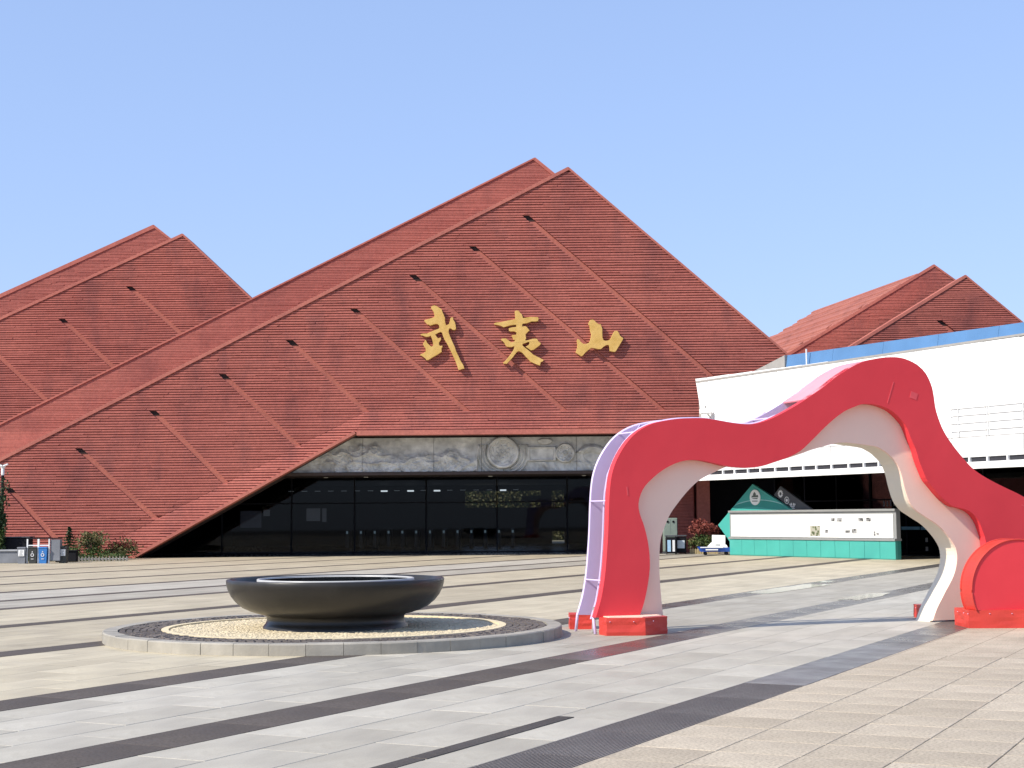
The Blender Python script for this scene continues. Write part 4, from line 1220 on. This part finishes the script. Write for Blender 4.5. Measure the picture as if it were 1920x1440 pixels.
# ------------------------------------------------------------------ plants
def leaf_mat(name, c1, c2, trans=.25):
    M = Mat(name)
    oi = M.noise(M.coord(), 5.0, 3)
    g = M.n('ShaderNodeNewGeometry')
    f = M.mix(c1, c2, g.outputs['Random Per Island'])
    f = M.mix(f, M.ramp(oi, [(.3, .7), (.7, 1.25)]), 1.0, 'MULTIPLY')
    M.color(f); M.rough(.55)
    M.b.inputs['Specular IOR Level'].default_value = .3
    return M.m
m_green = leaf_mat('green_leaf', (.035, .075, .018), (.10, .13, .035))
m_dgreen = leaf_mat('dark_green_leaf', (.015, .035, .014), (.045, .07, .022))
m_olive = leaf_mat('olive_leaf', (.10, .10, .035), (.17, .15, .06))
m_redl = leaf_mat('red_leaf', (.16, .030, .028), (.26, .075, .05))
m_bark = simple('bark', (.06, .045, .03), .9, .3, 6, .4)
def leaf(m, p, s, up=.3):
    d = Vector((random.gauss(0, 1), random.gauss(0, 1), random.gauss(up, .8))).normalized()
    a = d.cross(Vector((random.random(), random.random(), random.random()))).normalized()
    b = d.cross(a)
    q0, q1, q2, q3 = p - a * s * .5, p + b * s * .32, p + a * s * .5, p - b * s * .32
    mid = d * s * .12
    m.add([q0, q1 + mid, q2, q3 + mid], [(0, 1, 2), (0, 2, 3)])
def clumps(m, center, r, n, s, nc=14, flat=1.0):
    c = Vector(center)
    cs = []
    for i in range(nc):
        d = Vector((random.gauss(0, 1), random.gauss(0, 1), random.gauss(0, 1))).normalized() * random.uniform(.35, 1)
        cs.append((c + Vector((d.x * r[0], d.y * r[1], d.z * r[2])), random.uniform(.25, .5)))
    for i in range(n):
        cc, k = random.choice(cs)
        d = Vector((random.gauss(0, .55), random.gauss(0, .55), random.gauss(0, .55 * flat)))
        p = cc + Vector((d.x * r[0] * k, d.y * r[1] * k, d.z * r[2] * k))
        if p.z < .02: p.z = random.uniform(.02, .1)
        leaf(m, p, s * random.uniform(.6, 1.3))
def shrub(name, loc, r, h, n, s, mats, label, cat='shrub', group=None):
    root = empty(name, loc); tag(root, label, cat, group)
    st = MB()
    for i in range(6):
        a = random.uniform(0, 6.28); rr = random.uniform(.1, .6)
        st.tube([(0, 0, 0), (r * rr * .5 * math.cos(a), r * rr * .5 * math.sin(a), h * .4), (r * rr * math.cos(a), r * rr * math.sin(a), h * .8)], [.03, .02, .008], 5)
    st.build('stem', m_bark, root)
    for k, (mt, z0, z1, fr) in enumerate(mats):
        m = MB()
        clumps(m, (0, 0, h * (z0 + z1) / 2), (r, r * .8, h * (z1 - z0) / 2), int(n * fr), s)
        m.build('foliage', mt, root)
    return root
def conifer(name, loc, h, r, label):
    root = empty(name, loc); tag(root, label, 'tree')
    MB().tube([(0, 0, 0), (0, 0, h)], [.04, .008], 6).build('trunk', m_bark, root)
    m = MB()
    z = h * .12; t = 0
    while z < h * .97:
        rr = r * (1 - z / h) + .05
        for k in range(7):
            a = 2 * math.pi * k / 7 + t
            for j in range(16):
                q = j / 16
                leaf(m, Vector((rr * q * math.cos(a) + random.gauss(0, .02), rr * q * math.sin(a) + random.gauss(0, .02), z - .06 * q + random.gauss(0, .015))), .09)
        z += h * .085; t += .5
    m.build('crown', m_dgreen, root)
shrub('shrub', (-17.2, 63.6, 0), .66, 1.15, 1500, .10, ((m_green, .05, .75, .6), (m_olive, .4, 1.0, .5)), 'tall olive green shrub against the red wall beside the small conifer')
shrub('shrub', (-16.15, 64.3, 0), .66, .95, 1300, .10, ((m_olive, .05, .9, .6), (m_redl, .35, 1.0, .35), (m_green, .0, .6, .4)), 'reddish olive shrub beside the low corner of the dark entrance')
shrub('shrub', (-17.8, 62.6, 0), .55, .55, 900, .09, ((m_green, .0, 1.0, 1.0),), 'low green shrub in front of the small conifer')
conifer('conifer', (-18.25, 63.9, 0), 1.35, .5, 'small dark layered conifer left of the olive shrub')
shrub('shrub', (-20.45, 61.7, 0), .34, 3.1, 2600, .12, ((m_dgreen, .15, 1.0, .8), (m_green, .0, .6, .4)), 'tall dark bush around the lamp post at the left edge')
shrub('shrub', (8.1, 66.4, 0), .62, 1.35, 1900, .09, ((m_green, .0, .62, .8), (m_redl, .5, 1.0, .75), (m_olive, .1, .7, .3)), 'bush with red top growth under the canopy beside the turquoise stand')
# hedge strip and little picket edging along the planting bed
hd = MB()
for i in range(1500): leaf(hd, Vector((random.uniform(-19.3, -15.4), random.uniform(61.4, 62.1), random.uniform(.02, .28))), .09)
tag(hd.build('ground_cover', m_green), 'low ground cover leaves in the bed before the red wall', 'plants', kind='stuff')
pk = empty('picket_edging', (-16.5, 61.3, 0)); tag(pk, 'short pale picket edging along the shrub bed at left', 'fence')
pm = MB().prism_xz([(-.035, 0), (.035, 0), (.035, .16), (0, .21), (-.035, .16)], -.012, .012).mesh('picket', simple('weathered_picket', (.20, .185, .16), .8, .3))
for i in range(20): put('picket', pm, pk, (-1.3 + i * .135, 0, random.uniform(-.02, .01)))
MB().box(-1.35, 1.32, .013, .03, .08, .11).build('rail', m_white, pk)
pk2 = empty('picket_edging', (8.1, 65.6, 0)); tag(pk2, 'short straw coloured edging below the bush with red top growth', 'fence')
m_straw = simple('straw_wood', (.42, .33, .17), .8, .2)
pm2 = MB().prism_xz([(-.04, 0), (.04, 0), (.04, .2), (0, .25), (-.04, .2)], -.012, .012).mesh('picket', m_straw)
for i in range(12): put('picket', pm2, pk2, (-.62 + i * .1, 0, random.uniform(-.02, .01)))
MB().box(-.66, .52, .013, .03, .1, .13).build('rail', m_straw, pk2)
# greenery behind the hall, seen through its rear windows
def yard_hedge():
    root = empty('yard_hedge', (0, 108, 0)); tag(root, 'sunlit hedge glimpsed through the rear windows of the hall', 'hedge')
    MB().box(-7, 7, .2, .8, 0, 3.6).build('hedge_core', m_dgreen, root)
    m = MB()
    for i in range(5000): leaf(m, Vector((random.uniform(-7, 7), random.uniform(-.4, .25), random.uniform(.1, 4.2))), .24)
    m.build('foliage', m_olive, root)
yard_hedge()

# ------------------------------------------------------------------ left edge: lamp, low wall, bins
lamp = empty('lamp_post', (-20.55, 62.4, 0)); tag(lamp, 'slim dark lamp post with white top at the left edge', 'lamp')
MB().tube([(0, 0, 0), (0, 0, .25), (0, 0, 3.45)], [.09, .07, .06], 10).build('pole', m_frame, lamp)
MB().lathe([(.055, 3.45), (.065, 3.5), (.065, 3.72), (.11, 3.80), (.13, 3.82), (.0, 3.83)], 14).build('lamp_head', m_white, lamp)
MB().hexa([(-.16, -.06, 3.83), (.02, -.06, 3.80), (.02, .06, 3.80), (-.16, .06, 3.83), (-.16, -.06, 3.9), (.02, -.06, 3.84), (.02, .06, 3.84), (-.16, .06, 3.9)]).build('lamp_fin', m_white, lamp)
MB().hexa([(-.02, -.06, 3.80), (.2, -.06, 3.86), (.2, .06, 3.86), (-.02, .06, 3.80), (-.02, -.06, 3.84), (.2, -.06, 3.93), (.2, .06, 3.93), (-.02, .06, 3.84)]).build('lamp_fin', m_white, lamp)
m_gwall = simple('grey_wall_panel', (.17, .18, .20), .6, .15, 2)
wall = empty('low_wall', (-20.2, 59.4, 0)); tag(wall, 'low grey panelled wall at the left edge of the square', 'wall')
for i in range(4): MB().cbox(-2.2 + i * .92, -2.2 + i * .92 + .90, 0, .3, 0, .46, .01).build('wall_panel', m_gwall, wall)
MB().box(-2.25, 1.5, -.05, .36, .461, .52).build('wall_cap', simple('pale_cap', (.34, .35, .36), .6), wall)
dk = empty('cabinet', (-20.3, 61.9, 0)); tag(dk, 'dark long block behind the low grey wall at the left edge', 'cabinet')
MB().cbox(-1.6, 1.0, 0, .6, 0, .95, .04).build('cabinet_body', m_frame, dk)  # plain dark block filling the dark strip behind the low wall
MB().box(-1.65, 1.05, -.04, .64, .951, .99).build('block_top', m_slate, dk)
def recycling(loc):
    root = empty('recycling_shelter', loc); tag(root, 'recycling shelter with white posts and a dark panel at the left', 'shelter')
    for x in (-.47, -.06, .0 + .36): MB().box(x, x + (.05 if x < -.4 else .07 if x < 0 else .04), -.2, -.14, 0, .92).build('post', m_white, root)
    MB().box(-.5, .78, -.18, .2, .92, .96).build('shelter_roof', m_frame, root)
    MB().box(-.42, .40, -.19, -.15, .66, .70).build('rail', m_white, root)
    MB().box(.42, .78, -.16, .15, .1, .9).build('side_panel', m_gwall, root)
    return root
recycling((-18.0, 59.2, 0))
m_blueb = simple('blue_bin', (.03, .17, .46), .45, .08)
m_blackb = simple('black_bin', (.03, .032, .03), .5, .1)
def bin_(loc, mat, label, sign):
    root = empty('recycling_bin', loc); tag(root, label, 'bin', 'recycling bins at the left')
    MB().hexa([(-.13, -.12, 0), (.13, -.12, 0), (.13, .12, 0), (-.13, .12, 0), (-.16, -.14, .56), (.16, -.14, .56), (.16, .14, .56), (-.16, .14, .56)]).build('bin_body', mat, root)
    MB().cbox(-.17, .17, -.16, .16, .561, .62, .02).build('bin_lid', mat, root)
    if sign == 'mark':
        mm = ring_xz(MB(), 0, .32, .045, .07, -.15, -.141, 6)
        mm.box(-.05, .05, -.15, -.141, .16, .18); mm.prism_xz([(-.03, .42), (.03, .42), (0, .47)], -.15, -.141)
        tag(mm.build('recycling_mark', m_icon, root, fix=True), kind='stuff')
    else:
        MB().box(-.11, .11, -.16, -.142, .28, .52).build('notice', m_white, root)
        for i in range(5): MB().box(-.08 + .01 * i, .07 - .02 * (i % 3), -.164, -.1605, .31 + i * .042, .322 + i * .042).build('notice_line', m_slate, root)
    return root
bin_((-18.22, 59.05, 0), m_blackb, 'black bin with round white mark in the recycling shelter', 'mark')
bin_((-17.83, 59.05, 0), m_blueb, 'blue bin with round white mark in the recycling shelter', 'mark')
bin_((-18.62, 59.0, 0), m_gwall, 'grey bin with white notice left of the recycling shelter', 'notice')
bin_((-17.15, 59.3, 0), m_blackb, 'black bin with white notice right of the recycling shelter', 'notice')
blk = empty('low_wall', (-17.45, 60.6, 0)); tag(blk, 'black low bench wall before the shrub bed right of the bins', 'wall')
MB().cbox(-.4, .42, 0, .3, 0, .42, .02).build('wall_block', m_frame, blk)
MB().box(-.44, .46, -.04, .34, .421, .46).build('wall_cap', m_frame, blk)

# ------------------------------------------------------------------ things beside the canopy
gc = empty('power_cabinet', (6.75, 66.6, 0)); tag(gc, 'tall grey green power cabinet seen behind the left arch leg', 'cabinet')
m_gcab = simple('grey_green_steel', (.20, .25, .21), .5, .08)
MB().cbox(-.30, .30, 0, .5, .08, 1.52, .02).build('cabinet_body', m_gcab, gc)
MB().box(-.32, .32, -.02, .52, 0, .08).build('cabinet_foot', m_slate, gc)
MB().box(-.27, -.005, -.014, -.001, .14, 1.46).build('cabinet_door', m_gcab, gc)
MB().box(.005, .27, -.014, -.001, .14, 1.46).build('cabinet_door', m_gcab, gc)
for x in (-.12, .12): MB().lathe([(.0, 0), (.05, 0), (.05, .02)], 10).build('warning_disc', m_frame, gc, (x, -.016, 1.36)).rotation_euler = (R(90), 0, 0)
def litter(loc, label, two):
    root = empty('litter_bin', loc); tag(root, label, 'bin', 'litter bins by the cabinet')
    MB().cbox(-.22, .22, -.15, .15, .06, .72, .02).build('bin_body', m_frame, root)
    MB().cbox(-.25, .25, -.18, .18, .74, .80, .015).build('bin_hood', m_slate, root)
    for x in (-.2, .17): MB().box(x, x + .03, -.02, .02, 0, .75).build('bin_post', m_frame, root)
    if two:
        MB().box(-.17, -.03, -.16, -.151, .12, .6).build('bin_panel', simple('pale_blue_panel', (.35, .55, .72), .4), root)
        MB().box(.04, .14, -.16, -.151, .12, .6).build('bin_panel', m_white, root)
    else:
        MB().box(-.15, .15, -.16, -.151, .25, .58).build('bin_panel', simple('pale_panel', (.6, .68, .72), .4), root)
litter((6.62, 65.2, 0), 'double litter bin with pale blue and white panels before the cabinet', True)
litter((7.05, 65.5, 0), 'dark litter bin with one pale square panel right of the cabinet', False)
cart = empty('display_cart', (8.35, 63.6, 0), R(-4)); tag(cart, 'low blue display cart carrying white boards beside the turquoise stand', 'cart')
m_cblue = simple('cart_blue', (.02, .09, .42), .4, .08)
MB().hexa([(-.70, -.3, .14), (.75, -.3, .14), (.75, .3, .14), (-.70, .3, .14), (-.82, -.36, .34), (.80, -.36, .30), (.80, .36, .30), (-.82, .36, .34)]).build('cart_tray', m_cblue, cart)
MB().box(-.5, .0, -.372, -.345, .20, .25).build('pale_stripe', m_white, cart)
MB().box(-.72, .2, -.40, -.362, .30, .34).build('pale_stripe', m_white, cart)
for x in (-.5, .35):
    for y in (-.22, .22):
        o = MB().lathe([(.0, -.03), (.07, -.03), (.07, .03), (0, .03)], 14).build('wheel', m_frame, cart, (x, y, .07)); o.rotation_euler = (R(90), 0, 0)
o = MB().box(-.27, .27, -.015, .015, 0, .48).build('white_board', m_bwhite, cart, (.05, .05, .34)); o.rotation_euler = (R(-14), R(2), 0)
MB().hexa([(-.42, -.3, .345), (.40, -.3, .31), (.40, -.05, .31), (-.42, -.05, .345), (-.30, -.2, .46), (.36, -.24, .40), (.36, -.08, .42), (-.25, -.08, .52)]).build('white_sacks', m_white, cart)
MB().box(-.1, .1, -.255, -.245, .38, .43).build('board_print', m_slate, cart)
